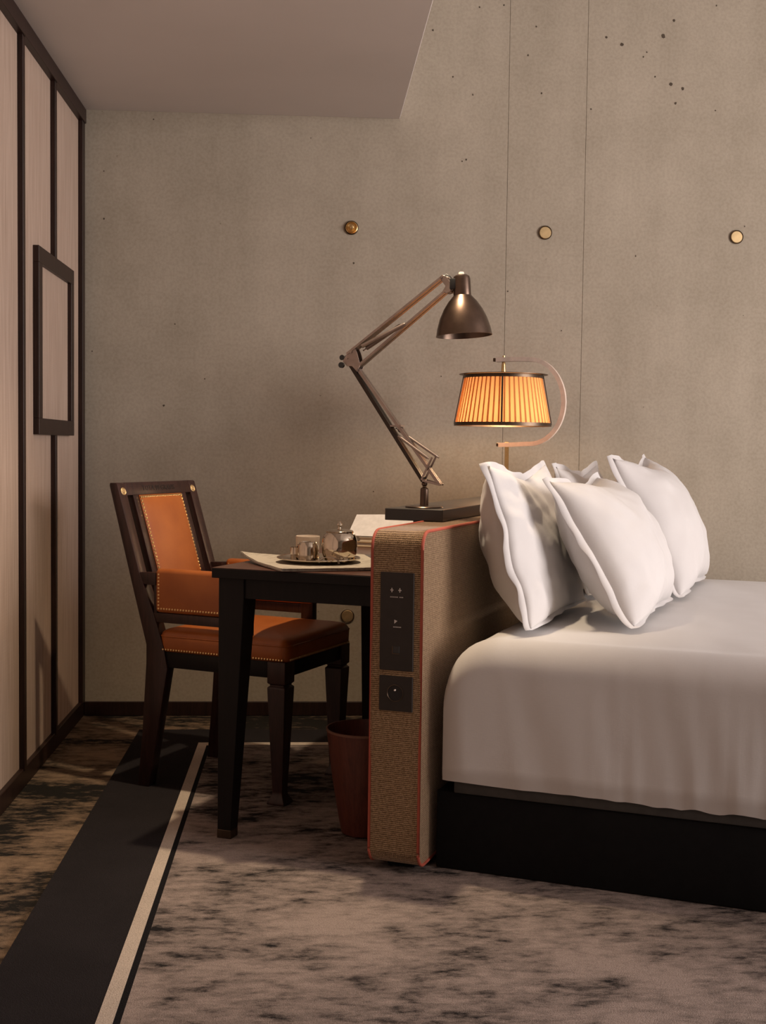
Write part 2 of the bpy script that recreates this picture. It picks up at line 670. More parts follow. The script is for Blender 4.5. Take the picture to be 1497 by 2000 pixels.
# left wall: backing, grasscloth panels, dark wood strips
bm = newbm(); box(bm, XL - 0.1, XL - 0.012, YF, YB + 0.03, 0, ZC)
wall_left = struct('wall_left', bm, WALLP)
S = [(2.35, 2.38), (3.846, 3.876), (4.325, 4.355), (4.836, 4.888)]
ys = [YF, 2.35, 3.846, 4.325, 4.84]
for i in range(4):
    bm = newbm(); box(bm, XL - 0.015, XL, ys[i] + 0.002, ys[i + 1] + 0.012, 0.03, ZC - 0.002)
    struct('wall_panel', bm, GRASS, wall_left)
for i, (a, b) in enumerate(S):
    if i == 2:
        for z0, z1 in ((0.055, 1.105), (1.715, 2.315)):
            bm = newbm(); box(bm, XL - 0.002, XL + 0.017, a, b, z0, z1, 0.001, 1)
            struct('wood_strip', bm, TRIM, wall_left)
    else:
        bm = newbm(); box(bm, XL - 0.002, XL + 0.017, a, b, 0.055, 2.32, 0.001, 1)
        struct('wood_strip', bm, TRIM, wall_left)
bm = newbm(); box(bm, XL - 0.002, XL + 0.022, YF, YB - 0.001, 2.312, ZC - 0.0005, 0.0015, 1)
struct('trim_1', bm, TRIM)
bm = newbm(); box(bm, XL - 0.002, XL + 0.014, YF, YB - 0.001, 0.0005, 0.062, 0.002, 1)
struct('baseboard_left', bm, TRIM)
bm = newbm(); box(bm, XL + 0.0145, XR - 0.02, YB - 0.012, YB + 0.002, 0.0005, 0.056, 0.002, 1)
struct('baseboard_back', bm, TRIM)
# right wall with a wide window opening, and the wall behind the camera
WY0, WY1, WZ0, WZ1 = -0.77, 2.67, 0.33, 2.87
bm = newbm()
box(bm, XR, XR + 0.12, YF - 0.1, WY0, 0, ZH); box(bm, XR, XR + 0.12, WY1, YB + 0.1, 0, ZH)
box(bm, XR, XR + 0.12, WY0, WY1, 0, WZ0); box(bm, XR, XR + 0.12, WY0, WY1, WZ1, ZH)
struct('wall_right', bm, WALLP)
bm = newbm()
for y in (WY0, (WY0 + WY1) / 2 - 0.025, WY1 - 0.05):
    box(bm, XR + 0.02, XR + 0.08, y, y + 0.05, WZ0, WZ1, 0.003, 1)
for z in (WZ0, WZ1 - 0.05):
    box(bm, XR + 0.02, XR + 0.08, WY0, WY1, z, z + 0.05, 0.003, 1)
struct('window_1', bm, TRIM)
bm = newbm(); box(bm, XL - 0.1, XR + 0.1, YF - 0.12, YF, 0, ZH)
struct('wall_rear', bm, WALLP)

# ================================================================== CARPET
RX0, RX1, RY0, RY1, RZ = -0.623, 4.60, -0.9, 4.618, 0.006  # bordered carpet, modelled as separate thin slabs over the floor
carpet = Thing('carpet', 'large dark bordered rug with cream stripe and mottled grey field covering the floor', 'carpet', (1.3, 2.2, 0.0005))
SX0, SX1, LX1, SY1, SY0, LY0 = -0.384, -0.352, -0.338, 4.412, 4.372, 4.366
bm = newbm()
box(bm, RX0, SX0, RY0, RY1, 0.0005, RZ); box(bm, SX0, RX1, SY1, RY1, 0.0005, RZ)
carpet.add('dark_border', bm, CARPET_DARK, label='near black plain border of the rug')
bm = newbm()
box(bm, SX0, SX1, RY0, SY1, 0.0005, RZ + 0.0004); box(bm, SX1, RX1, SY0, SY1, 0.0005, RZ + 0.0004)
carpet.add('cream_stripe', bm, CARPET_CREAM, label='narrow cream stripe')
bm = newbm()
box(bm, SX1, LX1, RY0, SY0, 0.0005, RZ); box(bm, LX1, RX1, LY0, SY0, 0.0005, RZ)
carpet.add('black_line', bm, CARPET_LINE, label='thin black line inside the cream stripe')
bm = newbm(); box(bm, LX1, RX1, RY0, LY0, 0.0005, RZ)
carpet.add('field', bm, CARPET_FIELD, label='mottled grey and black worn-look field')

# ================================================================== WALL THINGS
def cap(x, z, label, lit=True):
    t = Thing('brass_cap', label, 'wall cap', (x, YB, z), group=None)
    ring = newbm()
    disc(ring, (x, YB + 0.001, z), (0, -1, 0), [(0.0265, 0.0), (0.0275, 0.006), (0.0258, 0.0075), (0.0242, 0.006), (0.0242, 0.0)], 36)
    t.add('rim', ring, BRONZE, label='dark rim')
    d = newbm()
    if lit:
        disc(d, (x, YB + 0.001, z), (0, -1, 0), [(0.0, 0.0), (0.0238, 0.0), (0.0238, 0.006), (0.022, 0.0075), (0.0, 0.0078)][1:], 36)
        t.add('disc', d, BRASSMATT)
    else:
        disc(d, (x, YB + 0.001, z), (0, -1, 0), [(0.024, 0.0), (0.0238, 0.010), (0.021, 0.012), (0.017, 0.006), (0.008, 0.003), (0.0, 0.003)], 36)
        t.add('cup', d, BRASS)
        k = newbm()
        disc(k, (x, YB - 0.002, z), (0, -1, 0), [(0.006, 0.0), (0.005, 0.012), (0.0085, 0.016), (0.008, 0.022), (0.0, 0.025)], 20)
        t.add('peg', k, BRASS)
    return t


cap(0.163, 1.938, 'polished brass wall cup with a peg, above the desk left of the reading lamp', False)
cap(0.933, 1.937, 'round flat brass wall cap above the pleated lamp')
cap(1.709, 1.938, 'round flat brass wall cap high on the concrete at the far right')
cap(0.164, 0.401, 'round brass wall cap low on the wall behind the chair seat')

# square wooden frame on the left wall
FY0, FY1, FZ0, FZ1, FP = 4.052, 4.648, 1.106, 1.714, 0.020
t = Thing('wall_frame', 'square dark wooden frame with a pale fabric centre on the left wall', 'frame', (XL, 4.35, 1.106))
bw = 0.053
for nm, a, b, c, d in (('frame_rail', FY0, FY1, FZ1 - bw, FZ1), ('frame_rail', FY0, FY1, FZ0, FZ0 + bw),
                       ('frame_stile', FY0, FY0 + bw, FZ0 + bw, FZ1 - bw), ('frame_stile', FY1 - bw, FY1, FZ0 + bw, FZ1 - bw)):
    bm = newbm(); box(bm, XL + 0.0005, XL + FP, a, b, c, d, 0.001, 1)
    t.add(nm, bm, TRIM)
bm = newbm(); box(bm, XL + 0.0005, XL + 0.006, FY0 + bw, FY1 - bw, FZ0 + bw, FZ1 - bw)
t.add('fabric_centre', bm, GRASS, label='pale woven fabric inside the frame')

# ================================================================== HEADBOARD
HU0, HU1, HV0, HV1, HZ0, HZ1, HR = -1.098, -0.966, 2.869, 4.74, 0.022, 0.872, 0.045


def hb_profile(ins=0.0, n=7):
    pts = []
    for cv, cz, a0 in ((HV0 + HR, HZ0 + HR, 180), (HV1 - HR, HZ0 + HR, 270), (HV1 - HR, HZ1 - HR, 0), (HV0 + HR, HZ1 - HR, 90)):
        for k in range(n):
            a = R(a0 + 90 * k / (n - 1))
            pts.append((cv + (HR - ins) * cos(a), cz + (HR - ins) * sin(a)))
    return pts


hb = Thing('headboard', 'freestanding brown tweed headboard wall with red piping between desk and bed', 'headboard', ((HU0 + HU1) / 2, (HV0 + HV1) / 2, 0.006), BEDF)
bm = newbm()
prism(bm, hb_profile(), 'x', HU0, HU1)
hb.add('upholstered_body', bm, TWEED, sharp=50)
for uu in (HU0, HU1):
    bm = newbm(); tube(bm, [(uu, a, b) for a, b in hb_profile(0.001)], 0.0042, 8, closed=True)
    hb.add('piping', bm, PIPING, label='red piping')
bm = newbm(); box(bm, HU0 + 0.03, HU1 - 0.03, HV0 + 0.06, HV1 - 0.06, 0.0065, HZ0 + 0.004)
hb.add('plinth', bm, BLACKF)
# control panel
PU0, PU1 = -1.074, -0.985
pv = HV0 - 0.004
bm = newbm(); box(bm, PU0, PU1, pv, HV0 + 0.002, 0.5225, 0.769, 0.0012, 1)
pan = hb.add('control_panel', bm, PANELM, label='tall dark bronze bedside switch plate')
UM = (PU0 + PU1) / 2
bm = newbm()


def plus(bm, u, z, s, w):
    box(bm, u - w, u + w, pv - 0.0006, pv + 0.0005, z - s, z + s)
    box(bm, u - s * 0.7, u + s * 0.7, pv - 0.0006, pv + 0.0005, z - w * 1.2, z + w * 1.2)


plus(bm, UM - 0.0135, 0.7245, 0.0055, 0.0011)
plus(bm, UM + 0.0075, 0.7245, 0.0055, 0.0011)
b = newbm()
prism(bm, [(UM - 0.006, 0.6505), (UM - 0.006, 0.6405), (UM + 0.002, 0.6475)], 'y', pv - 0.0006, pv + 0.0005)
for k in range(6):
    box(bm, UM - 0.0175 + k * 0.0036, UM - 0.0155 + k * 0.0036, pv - 0.0006, pv + 0.0005, 0.706, 0.7085)
for k in range(3):
    box(bm, UM + 0.007 + k * 0.0036, UM + 0.009 + k * 0.0036, pv - 0.0006, pv + 0.0005, 0.706, 0.7085)
for k in range(6):
    box(bm, UM - 0.0085 + k * 0.0036, UM - 0.0062 + k * 0.0036, pv - 0.0006, pv + 0.0005, 0.631, 0.6334)
hb.add('switch_symbols', bm, WHITEINK, pan, label='small pale plus signs, arrow and lettering', stuff=True)
bm = newbm(); box(bm, UM - 0.0085, UM + 0.0085, pv - 0.0012, pv + 0.001, 0.5665, 0.5845, 0.0006, 1)
hb.add('square_port', bm, BLACKM, pan)
bm = newbm()
box(bm, UM - 0.0105, UM - 0.0087, pv - 0.0014, pv + 0.001, 0.5645, 0.5845)
box(bm, UM - 0.0105, UM + 0.0085, pv - 0.0014, pv + 0.001, 0.5645, 0.5662)
hb.add('port_edge', bm, BRONZE, pan)
bm = newbm(); box(bm, PU0, PU1, pv, HV0 + 0.002, 0.420, 0.5085, 0.0012, 1)
sk = hb.add('socket_plate', bm, PANELM, label='square dark bronze power socket plate')
bm = newbm()
disc(bm, (UM - 0.001, pv + 0.0005, 0.466), (0, -1, 0), [(0.0215, 0.0), (0.0215, 0.0025), (0.0205, 0.003), (0.0198, 0.0022), (0.0198, 0.0)], 36)
hb.add('socket_ring', bm, BRONZE, sk)
bm = newbm()
disc(bm, (UM - 0.001, pv + 0.0005, 0.466), (0, -1, 0), [(0.0199, 0.0008), (0.0, 0.0008)], 36)
hb.add('socket_well', bm, DARKINK, sk)
bm = newbm()
disc(bm, (UM - 0.001, pv + 0.0005, 0.474), (0, -1, 0), [(0.0022, 0.0), (0.0022, 0.006), (0.0012, 0.008), (0.0, 0.008)], 12)
hb.add('earth_pin', bm, NICKEL, sk)

# lamp ledge lying along the headboard
LU0, LU1, LV0, LV1, LZ0, LZ1 = -1.212, -1.040, 3.262, 4.70, 0.8735, 0.907
t = Thing('ledge', 'long dark lacquered ledge on top of the headboard carrying both lamps', 'shelf', ((LU0 + LU1) / 2, (LV0 + LV1) / 2, LZ0), BEDF)
bm = newbm(); box(bm, LU0, LU1, LV0, LV1, LZ0, LZ1, 0.0015, 1)
LEDGE_M = m_plain('ledge_lacquer', (0.022, 0.018, 0.016), 0.28)
t.add('slab', bm, LEDGE_M)
bm = newbm(); box(bm, LU0 + 0.075, HU0 - 0.0055, LV0 + 0.03, LV1 - 0.03, 0.845, LZ0 - 0.0002)
t.add('underside_rail', bm, BLACKM)

# ================================================================== BED
BU0, BU1, BV0, BV1 = -0.928, 1.12, 2.93, 4.80
BZ = 0.60
bed = Thing('bed', 'large bed with smooth white sheet and black base', 'bed', (0.1, (BV0 + BV1) / 2, 0.006), BEDF)


def bed_h(u):
    d = -0.795 - u
    if d <= 0:
        return BZ
    d = min(d, 0.132)
    return 0.478 + (BZ - 0.478) * sqrt(max(0.0, 1 - (d / 0.1335) ** 2))


def sheet_bm():
    b = bmesh.new()
    us = [BU0 + 0.0, BU0 + 0.0015, BU0 + 0.005, BU0 + 0.011, BU0 + 0.02, BU0 + 0.032, BU0 + 0.047, BU0 + 0.065, BU0 + 0.085, BU0 + 0.108, BU0 + 0.133]
    x = us[-1]
    while x < BU1:
        x += 0.011 if x < 0.05 else 0.05
        us.append(min(x, BU1))
    zb = 0.238
    RAD = 0.075
    rows = []
    for u in us:
        h = bed_h(u)
        rad = min(RAD, (h - zb) * 0.5)
        row = []
        side = 26
        # near side going up, rounded edge, top, far edge
        prof = []
        for k in range(side):
            prof.append((BV0, zb + (h - rad - zb) * k / (side - 1), 'n', k / (side - 1)))
        for k in range(1, 9):
            a = R(180 - 90 * k / 8)
            prof.append((BV0 + rad + rad * cos(a), h - rad + rad * sin(a), 'e', k / 8))
        nt_ = 44
        for k in range(1, nt_):
            prof.append((BV0 + rad + (BV1 - BV0 - 2 * rad) * k / nt_, h, 't', k / nt_))
        for k in range(9):
            a = R(90 - 90 * k / 8)
            prof.append((BV1 - rad + rad * cos(a), h - rad + rad * sin(a), 'f', k / 8))
        prof.append((BV1, zb, 'f', 1))
        for (v_, z_, tag, q) in prof:
            dv = dz = 0.0
            du = 0.0
            if tag in 'ne':
                low = (1 - q) if tag == 'n' else 0.0
                g1 = max(0.0, min(1.0, (u + 0.75) / 0.75))
                big = noise.noise(Vector((u * 6.5 + z_ * 1.2, z_ * 1.7, 3.1)))
                med = noise.noise(Vector((u * 17 + z_ * 3.0, z_ * 2.2, 7.7)))
                sml = noise.noise(Vector((u * 42, z_ * 4.0, 1.7)))
                sq = noise.noise(Vector((u * 24, 0.0, 5.5)))
                am = 0.25 + 0.75 * low
                if tag == 'e':
                    am = 0.25 * (1 - q)
                dv = -(0.005 * big + (0.0035 + 0.003 * g1) * med) * am - (0.0035 * sml) * am * g1
                dv -= 0.012 * low * low * max(0, sq) * g1
                dv += -0.004 * low
                if tag == 'n' and q < 0.12:
                    dz = (0.012 * sq * g1 + 0.006 * big) * (1 - q / 0.12) - 0.006 * g1 * (1 - q / 0.12)
                    dv += 0.010 * (1 - q / 0.12)
            if tag == 't':
                dz = 0.004 * noise.noise(Vector((u * 3.5, v_ * 3.5, 0.4))) + 0.002 * noise.noise(Vector((u * 11 + v_ * 5, v_ * 9, 2.2))) - 0.003
            e = min(1.0, (u - BU0) / 0.05)
            row.append(b.verts.new((u + du, v_ + dv * (0.3 + 0.7 * e) + (1 - e) ** 2 * 0.012 * (1 if tag in 'ne' else 0), z_ + dz * e)))
        rows.append(row)
    for A, B in zip(rows[:-1], rows[1:]):
        for k in range(len(A) - 1):
            b.faces.new((A[k], B[k], B[k + 1], A[k + 1]))
    b.faces.new(rows[0])
    b.faces.new(rows[-1][::-1])
    bmesh.ops.recalc_face_normals(b, faces=b.faces[:])
    return b


bed.add('sheet', sheet_bm(), SHEET, label='smooth white sheet hanging down the side', sharp=60)
bm = newbm(); box(bm, BU0 + 0.03, BU1 - 0.02, BV0 + 0.014, BV1 - 0.014, 0.207, 0.2395, 0.004, 2)
bed.add('mattress', bm, GREYF, label='grey edge of the mattress below the sheet hem')
bm = newbm(); box(bm, BU0 - 0.018, BU1 - 0.02, BV0 + 0.022, BV1 - 0.022, 0.0065, 0.207, 0.006, 2)
bed.add('base', bm, BLACKF, label='plain black bed base')

# ================================================================== PILLOWS
def pillow(label, bot, top, v0, length, tf, tb, seed, twist=0.0, dip=0.085, floor_z=BZ + 0.004, sag=0.0):
    """bot / top: (u, z) of the lower and upper seam; tf, tb: swell to the foot and to the head of the bed"""
    t = Thing('pillow', label, 'pillow', (bot[0], v0 + length / 2, floor_z - 0.001), BEDF, group=None)
    up = Vector((top[0] - bot[0], 0, top[1] - bot[1]))
    H = up.length
    up.normalize()
    al = Vector((sin(twist), cos(twist), 0))
    nr = al.cross(up).normalized()
    if nr.x < 0:
        nr = -nr
    c = Vector((bot[0], v0, bot[1])) + al * (length / 2) + up * (H / 2)
    N, M = 58, 44
    FL = 0.019

    def base(a, b_):
        """outline, a along the length, b_ up; both -1..1 -> plane offsets"""
        x = a * length / 2 * (1 - dip * 0.45 * (1 - b_ * b_))
        topd = dip if b_ > 0 else dip * 0.45
        y = b_ * H / 2 * (1 - topd * 2.1 * (1 - abs(a) ** 1.15) * abs(b_))
        return x, y

    def puff(a, b_):
        p = max(0.0, 1 - abs(a) ** 2.4) ** 0.56 * max(0.0, 1 - abs(b_) ** 2.3) ** 0.56
        return p

    def surf(bm_, sgn, T):
        grid = []
        for i in range(N + 1):
            a = -1 + 2 * i / N
            a = math.copysign(abs(a) ** 0.85, a)
            col = []
            for j in range(M + 1):
                b_ = -1 + 2 * j / M
                b_ = math.copysign(abs(b_) ** 0.85, b_)
                x, y = base(a, b_)
                p = puff(a, b_)
                w1 = noise.noise(Vector((a * 2.1 + seed, b_ * 1.7, sgn * 3.0)))
                w2 = noise.noise(Vector((a * 5.5 + b_ * 2.5 + seed, b_ * 4.5 - a * 2.0, sgn * 5.0)))
                w3 = noise.ridged_multi_fractal(Vector((a * 3.2 + seed * 2, b_ * 2.4, sgn)), 0.9, 2.1, 3, 0.9, 2.0)
                cr = min(1.0, (abs(a) * abs(b_)) * 1.6)
                z = T * (p ** 0.9) * (1 + 0.12 * w1) + (0.0045 * w2 + 0.004 * (w3 - 1.0) * (0.15 + cr)) * min(1.0, p * 3.0)
                # weight settles low
                z *= 1.0 + sag * -b_
                q = c + al * x + up * y + nr * (sgn * max(0.0, z) + 0.010 * noise.noise(Vector((a * 2.2, b_ * 2.2, seed))))
                col.append(q)
            grid.append(col)
        vs = [[bm_.verts.new(clampz(q)) for q in col] for col in grid]
        for i in range(N):
            for j in range(M):
                bm_.faces.new((vs[i][j], vs[i + 1][j], vs[i + 1][j + 1], vs[i][j + 1]))
        return vs

    def clampz(q):
        lim = floor_z + 0.002
        if q.z < lim + 0.03:
            k = (lim + 0.03 - q.z)
            q = q.copy()
            q.z = lim + 0.03 * math.exp(-k / 0.03)
        return q

    bm_ = newbm()
    surf(bm_, 1, tf)
    surf(bm_, -1, tb)
    bmesh.ops.remove_doubles(bm_, verts=bm_.verts[:], dist=0.0012)
    bmesh.ops.recalc_face_normals(bm_, faces=bm_.faces[:])
    body = t.add('pillowcase', bm_, LINEN, sharp=180)
    # flange: a thin double hem standing out from the seam
    fb = newbm()
    per = []
    K = 60
    for k in range(K): per.append((-1 + 2 * k / K, -1))
    for k in range(K): per.append((1, -1 + 2 * k / K))
    for k in range(K): per.append((1 - 2 * k / K, 1))
    for k in range(K): per.append((-1, 1 - 2 * k / K))
    rings = []
    for idx, (a, b_) in enumerate(per):
        x, y = base(a, b_)
        x2, y2 = base(a * 0.965, b_ * 0.95)
        d = Vector((a if abs(a) == 1 else a ** 9, b_ if abs(b_) == 1 else b_ ** 9))
        d.normalize()
        wav = noise.noise(Vector((a * 3.1 + seed, b_ * 3.1, seed * 1.3)))
        wav2 = noise.noise(Vector((a * 4.5 + seed, b_ * 4.5, seed * 2.3)))
        fw = FL * (1 + 0.25 * wav2)
        bend = 0.010 * wav + 0.006 * wav2 + (-0.012 if a == -1 else 0.002)
        base_off = 0.010 * noise.noise(Vector((a * 2.2, b_ * 2.2, seed)))
        p0 = c + al * x2 + up * y2 + nr * base_off
        p1 = c + al * (x + d.x * fw * 0.5) + up * (y + d.y * fw * 0.5) + nr * (base_off + bend * 0.35)
        p2 = c + al * (x + d.x * fw) + up * (y + d.y * fw) + nr * (base_off + bend)
        th = 0.0012
        rings.append([fb.verts.new(clampz(q)) for q in (p0 + nr * th, p1 + nr * th, p2 + nr * th * 0.6, p2 - nr * th * 0.6, p1 - nr * th, p0 - nr * th)])
    n = len(rings)
    for k in range(n):
        A, B = rings[k], rings[(k + 1) % n]
        for j in range(6):
            fb.faces.new((A[j], B[j], B[(j + 1) % 6], A[(j + 1) % 6]))
    bmesh.ops.recalc_face_normals(fb, faces=fb.faces[:])
    t.add('hem', fb, LINEN, sharp=70)
    return t


pillow('white pillow standing against the near end of the headboard', (-0.738, 0.605), (-0.866, 1.034), 3.09, 0.68, 0.050, 0.130, 1.3, dip=0.10)
pillow('white pillow leaning in front of the near headboard pillow, nearest the camera', (-0.500, 0.605), (-0.735, 0.994), 3.25, 0.68, 0.125, 0.102, 4.1, dip=0.10)
pillow('white pillow standing at the far headboard end, mostly hidden behind the others', (-0.750, 0.605), (-0.866, 1.024), 3.92, 0.68, 0.060, 0.110, 7.7, dip=0.10)
pillow('white pillow at the far side of the bed with one tall upright corner', (-0.470, 0.605), (-0.700, 1.052), 4.00, 0.68, 0.125, 0.090, 9.2, dip=0.12)

# ================================================================== DESK
DU0, DU1, DV0, DV1 = -1.585, HU0 - 0.006, 2.93, 4.09
tb = Thing('desk', 'dark wooden writing desk behind the headboard with tapered legs', 'desk', ((DU0 + DU1) / 2, (DV0 + DV1) / 2, 0.006), BEDF)
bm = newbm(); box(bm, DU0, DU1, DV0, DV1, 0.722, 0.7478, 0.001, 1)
tb.add('shaded_edge_slab', bm, WENGE, label='tabletop slab coloured near black for the shade on its edge')  # shade on the tabletop edge put into a darker wood colour
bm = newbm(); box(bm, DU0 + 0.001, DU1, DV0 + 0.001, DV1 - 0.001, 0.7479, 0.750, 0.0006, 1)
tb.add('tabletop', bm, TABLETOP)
bm = newbm()
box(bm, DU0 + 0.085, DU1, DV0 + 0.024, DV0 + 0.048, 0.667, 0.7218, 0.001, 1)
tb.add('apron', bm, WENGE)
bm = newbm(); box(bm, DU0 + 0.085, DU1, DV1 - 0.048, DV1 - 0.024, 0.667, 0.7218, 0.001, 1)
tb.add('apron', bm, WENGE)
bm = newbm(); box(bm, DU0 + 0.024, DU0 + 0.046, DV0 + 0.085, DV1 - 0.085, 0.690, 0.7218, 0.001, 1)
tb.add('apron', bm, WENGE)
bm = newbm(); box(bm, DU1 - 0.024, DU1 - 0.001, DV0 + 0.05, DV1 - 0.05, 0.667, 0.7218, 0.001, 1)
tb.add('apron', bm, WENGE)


def taper_leg(bm, u0, v0, su, sv, wt, wb, z0, z1, zs=None):
    """outer corner at (u0,v0); su, sv point inwards; only the inner faces taper"""
    b = bmesh.new()
    zs = zs or z1

    def ring(w, z):
        return [(u0, v0, z), (u0 + su * w, v0, z), (u0 + su * w, v0 + sv * w, z), (u0, v0 + sv * w, z)]
    R_ = [[b.verts.new(p) for p in ring(w, z)] for w, z in ((wb, z0), (wt, zs), (wt, z1))]
    for A, B in zip(R_[:-1], R_[1:]):
        for k in range(4):
            b.faces.new((A[k], A[(k + 1) % 4], B[(k + 1) % 4], B[k]))
    b.faces.new(R_[0])
    b.faces.new(R_[-1])
    bmesh.ops.recalc_face_normals(b, faces=b.faces[:])
    bmesh.ops.bevel(b, geom=b.edges[:], offset=0.0015, segments=1, affect='EDGES')
    join(bm, b)


for v_, sv in ((DV0 + 0.018, 1), (DV1 - 0.018, -1)):
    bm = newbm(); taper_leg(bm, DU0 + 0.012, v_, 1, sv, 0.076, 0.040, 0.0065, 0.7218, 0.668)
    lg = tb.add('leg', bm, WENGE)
    bm = newbm()
    box(bm, DU0 + 0.0113, DU0 + 0.0535, min(v_ - sv * 0.0007, v_ + sv * 0.0415), max(v_ - sv * 0.0007, v_ + sv * 0.0415), 0.0063, 0.030, 0.001, 1)
    tb.add('foot_cap', bm, BRONZE, lg)

# ================================================================== CHAIR
F0, S0, SW = -2.2639, 3.159, 0.44
ch = Thing('armchair', 'dark wooden armchair with studded orange leather back and seat at the desk', 'chair', (F0 + 0.25, S0 + SW / 2, 0.006), CHRF)


def cf(poly):
    return [(F0 + a, b) for a, b in poly]


def sprism(poly, s0, s1, bev=0.002):
    bm = newbm()
    prism(bm, cf(poly), 'y', s0, s1, bev, 2)
    return bm


POST = [(-0.010, 0.0065), (0.030, 0.0065), (0.098, 0.384), (0.086, 0.445), (0.047, 0.555), (-0.007, 0.679), (-0.092, 0.952), (-0.096, 0.956), (-0.119, 0.956),
        (-0.121, 0.948), (-0.034, 0.640), (0.020, 0.455), (0.020, 0.400), (0.006, 0.18)]
PW = 0.040
for s0 in (S0, S0 + SW - PW):
    ch.add('rear_leg', sprism(POST, s0, s0 + PW), CHAIRW)
# plane of the back: point at height z on the front surface
def back_f(z):
    return -0.093 + (0.955 - z) * (0.086 / 0.276)


def back_slab(s0, s1, z0, z1, front=0.0, thick=0.024, bev=0.0015):
    f0, f1 = back_f(z0), back_f(z1)
    return sprism([(f0 + front - thick, z0), (f0 + front, z0), (f1 + front, z1), (f1 + front - thick, z1)], s0, s1, bev)


ch.add('top_rail', back_slab(S0 + PW - 0.0005, S0 + SW - PW + 0.0005, 0.916, 0.9555, -0.001), CHAIRW)
sl = 0.031
st = 0.029
a0 = S0 + PW + sl
a1 = S0 + SW - PW - sl
for s0, s1 in ((a0, a0 + st), (a1 - st, a1)):
    ch.add('back_stile', back_slab(s0, s1, 0.560, 0.9165, -0.001), CHAIRW)
ch.add('lower_rail', back_slab(S0 + PW - 0.0005, S0 + SW - PW + 0.0005, 0.535, 0.5605, -0.001), CHAIRW)


def cushion_back():
    s0, s1, z0, z1 = a0 + st + 0.0005, a1 - st - 0.0005, 0.561, 0.9155
    b = bmesh.new()
    N, M = 22, 28
    fr_, bk_ = [], []
    for i in range(N + 1):
        x = i / N
        rf, rb = [], []
        for j in range(M + 1):
            y = j / M
            z = z0 + (z1 - z0) * y
            p = (max(0, 1 - (2 * x - 1) ** 6) * max(0, 1 - (2 * y - 1) ** 8)) ** 0.6
            crown = 0.5 + 0.5 * (1 - (2 * x - 1) ** 2)
            f = back_f(z) + 0.001 + 0.014 * p * crown
            rf.append(b.verts.new((F0 + f, s0 + (s1 - s0) * x, z)))
            rb.append(b.verts.new((F0 + back_f(z) - 0.020, s0 + (s1 - s0) * x, z)))
        fr_.append(rf); bk_.append(rb)
    for i in range(N):
        for j in range(M):
            b.faces.new((fr_[i][j], fr_[i + 1][j], fr_[i + 1][j + 1], fr_[i][j + 1]))
            b.faces.new((bk_[i][j], bk_[i][j + 1], bk_[i + 1][j + 1], bk_[i + 1][j]))
    for i in range(N):
        for j in (0, M):
            b.faces.new((fr_[i][j], bk_[i][j], bk_[i + 1][j], fr_[i + 1][j]))
    for j in range(M):
        for i in (0, N):
            b.faces.new((fr_[i][j], fr_[i][j + 1], bk_[i][j + 1], bk_[i][j]))
    bmesh.ops.recalc_face_normals(b, faces=b.faces[:])
    return b, s0, s1, z0, z1


b, cs0, cs1, cz0, cz1 = cushion_back()
backc = ch.add('back_cushion', b, LEATHER, label='orange leather back pad', sharp=60)
bm = newbm()
nax = Vector((0.955, 0, 0.297))
ns = 23
for k in range(ns + 1):
    dome(bm, (F0 + back_f(cz1 - 0.006) + 0.003, cs0 + 0.006 + (cs1 - cs0 - 0.012) * k / ns, cz1 - 0.006), nax, 0.0050)
for k in range(1, 31):
    z = cz1 - 0.006 - k * 0.0112
    for s in (cs0 + 0.006, cs1 - 0.006):
        dome(bm, (F0 + back_f(z) + 0.003, s, z), nax, 0.0050)
ch.add('brass_nails', bm, BRASS, backc, 'row of small brass nails', True)
# medallions and lettering on the back rail
for s in (S0 + 0.024, S0 + SW - 0.024):
    bm = newbm()
    z = 0.929
    disc(bm, (F0 + back_f(z) - 0.0004, s, z), nax, [(0.0125, 0), (0.0125, 0.0015), (0.0110, 0.0024), (0.0095, 0.0012), (0.0060, 0.0012), (0.0050, 0.0022), (0.0025, 0.0022), (0.0015, 0.001), (0, 0.001)], 28)
    ch.add('medallion', bm, BRASSMATT, label='small round brass medallion')
tx = text_mesh('TOTA 99 GRAVIS', 0.0240)
zc = 0.936
up_ = Vector((-0.297, 0, 0.955))
mt = Matrix((Vector((0, 1, 0)), up_, nax)).transposed().to_4x4()
mt.translation = Vector((F0 + back_f(zc) - 0.0005, S0 + SW / 2, zc))
bm = newbm(); join(bm, tx, mt)
ch.add('lettering', bm, DARKINK, label='dark capital lettering on the top rail')

